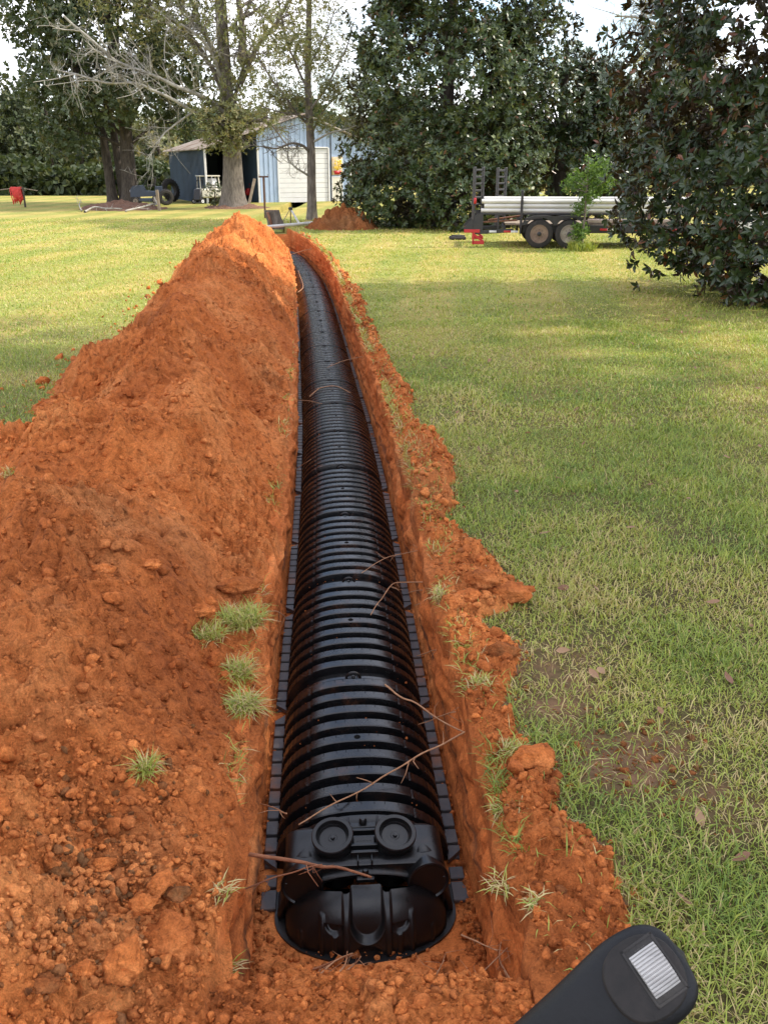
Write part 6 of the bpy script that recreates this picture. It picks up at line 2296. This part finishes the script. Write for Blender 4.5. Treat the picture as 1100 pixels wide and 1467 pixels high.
# ------------------------------------------------------------------ excavator control lever in the foreground
def lever():
    K = .60
    head = on_depth(932, 1396, K)
    root = thing('control_lever', 'black excavator control lever with a silver thumb roller in the bottom right corner', 'control lever', head, 0)
    toW = lambda px, py, k: on_depth(px, py, k) - head
    view = (Vector((0, 0, EYE)) - head).normalized()
    # axes of the head: face normal towards the eye, a little to the upper right
    c, s = math.cos(PITCH), math.sin(PITCH)
    right = Vector((1, 0, 0))
    upv = Vector((0, s, c))
    fwd = Vector((0, c, -s))
    n = (view + upv * .10 + right * .10).normalized()
    ax = (right * .82 + upv * .57)
    ax = (ax - n * ax.dot(n)).normalized()       # from the grip to the tip across the face
    bx = n.cross(ax).normalized()
    # lofted grip: sections from tip to boot
    px = K / F_PX
    # centre (screen px offset), depth offset, half sizes along bx, thickness along n
    secs = []
    path = [(52, 0, .000, 18, 8), (50, -1, .0, 38, 14), (40, -1, .001, 54, 20), (22, 0, .001, 64, 25), (0, 0, .002, 68, 28), (-28, 2, .004, 68, 31), (-60, 4, .010, 63, 36), (-95, 6, .018, 56, 42), (-135, 6, .028, 51, 46),
            (-185, 4, .040, 48, 46), (-245, 0, .054, 46, 45), (-310, -5, .07, 46, 45), (-380, -8, .09, 50, 48), (-430, -8, .11, 70, 66), (-470, -8, .13, 84, 80)]
    m = MB()
    nn = 40
    th = np.linspace(0, 2 * PI, nn + 1)
    rings = []
    for (a, b, dz, hb, hn) in path:
        ctr = ax * (a * px) + bx * (b * px) - n * dz
        cc, ss = np.cos(th), np.sin(th)
        e = 2.6
        X = np.sign(cc) * np.abs(cc) ** (2 / e) * hb * px
        Z = np.sign(ss) * np.abs(ss) ** (2 / e) * hn * px
        rings.append(np.array(ctr)[None] + X[:, None] * np.array(bx) + Z[:, None] * np.array(n))
    tip = np.repeat(np.array(ax * (58 * px))[None], nn + 1, 0)
    V = np.array([tip] + rings)
    # resample smoothly along the length
    from_t = np.linspace(0, 1, len(V))
    to_t = np.linspace(0, 1, 90)
    Vs = np.zeros((90, nn + 1, 3))
    for k in range(3):
        for j in range(nn + 1):
            Vs[:, j, k] = np.interp(to_t, from_t, V[:, j, k])
    ker = np.array([1, 2, 3, 4, 3, 2, 1.]) / 16
    for _ in range(2):
        pad = np.concatenate([2 * Vs[:1] - Vs[3:0:-1], Vs, 2 * Vs[-1:] - Vs[-2:-5:-1]])
        Vs = sum(ker[q] * pad[q:q + 90] for q in range(7))
    m.grid(Vs)
    m.build('grip', M['handle'], root)
    # face plate set in the head
    fm = Matrix((ax, bx, n)).transposed().to_4x4()
    fp = MB()
    out = []
    for t in np.linspace(0, 2 * PI, 48, endpoint=False):
        cx_, sy_ = math.cos(t), math.sin(t)
        out.append((-14 * px + 54 * px * np.sign(cx_) * abs(cx_) ** .85, 52 * px * np.sign(sy_) * abs(sy_) ** .85))
    h0 = 27.0 * px
    ring = np.array(out)
    Vf = []
    for k, (sc, z) in enumerate(((1.04, h0 - 4 * px), (1.0, h0 + 1.2 * px), (.96, h0 + 2 * px), (.4, h0 + 2.2 * px), (.0, h0 + 2.2 * px))):
        cxy = np.array([-14 * px, 0])
        q = (ring - cxy) * sc + cxy
        Vf.append(np.concatenate([np.concatenate([q, q[:1]]), np.full((49, 1), z)], 1))
    Vf = np.array(Vf)
    A = np.array(fm.to_3x3())
    Vf = Vf @ A.T
    fp.grid(Vf)
    fp.build('face_plate', M['handle_face'], root, angle=50)
    # roller well and ridged roller, long side running down the face
    lo = (upv * .86 - right * .50)
    lo = (lo - n * lo.dot(n)).normalized()
    sh = lo.cross(n).normalized()
    rc = right * (2 * px) + upv * (4 * px)
    rc = rc - n * rc.dot(n)
    rm = Matrix((sh, lo, n)).transposed()
    well = MB()
    for (cx_, cy_, wx, wy) in ((-24.5, 0, 4, 84), (24.5, 0, 4, 84), (0, 40, 53, 4), (0, -40, 53, 4)):
        well.box(rc + sh * (cx_ * px) + lo * (cy_ * px) + n * (h0 + 2.4 * px), (wx * px, wy * px, 2.2 * px), rm, bev=px * .8)
    well.box(rc + n * (h0 + 2.2 * px), (50 * px, 80 * px, 1.2 * px), rm)
    well.build('roller_well', M['rubber'], root)
    ro = MB()
    R = 62 * px
    cz = h0 + 11 * px - R
    k_n = 15
    amax = .60
    Vr = []
    for i in range(k_n * 6 + 1):
        a = -amax + 2 * amax * i / (k_n * 6)
        rr = R - (1.8 * px if i % 6 in (0, 5) else 0)
        row = []
        for x, dr in ((-22, -3), (-21, 0), (-8, .5), (8, .5), (21, 0), (22, -3)):
            p = rc + sh * (x * px) + lo * (math.sin(a) * (rr + dr * px)) + n * (cz + math.cos(a) * (rr + dr * px))
            row.append(list(p))
        Vr.append(row)
    ro.grid(np.array(Vr), flip=True)
    ro.build('thumb_roller', M['silver'], root, angle=30)
lever()
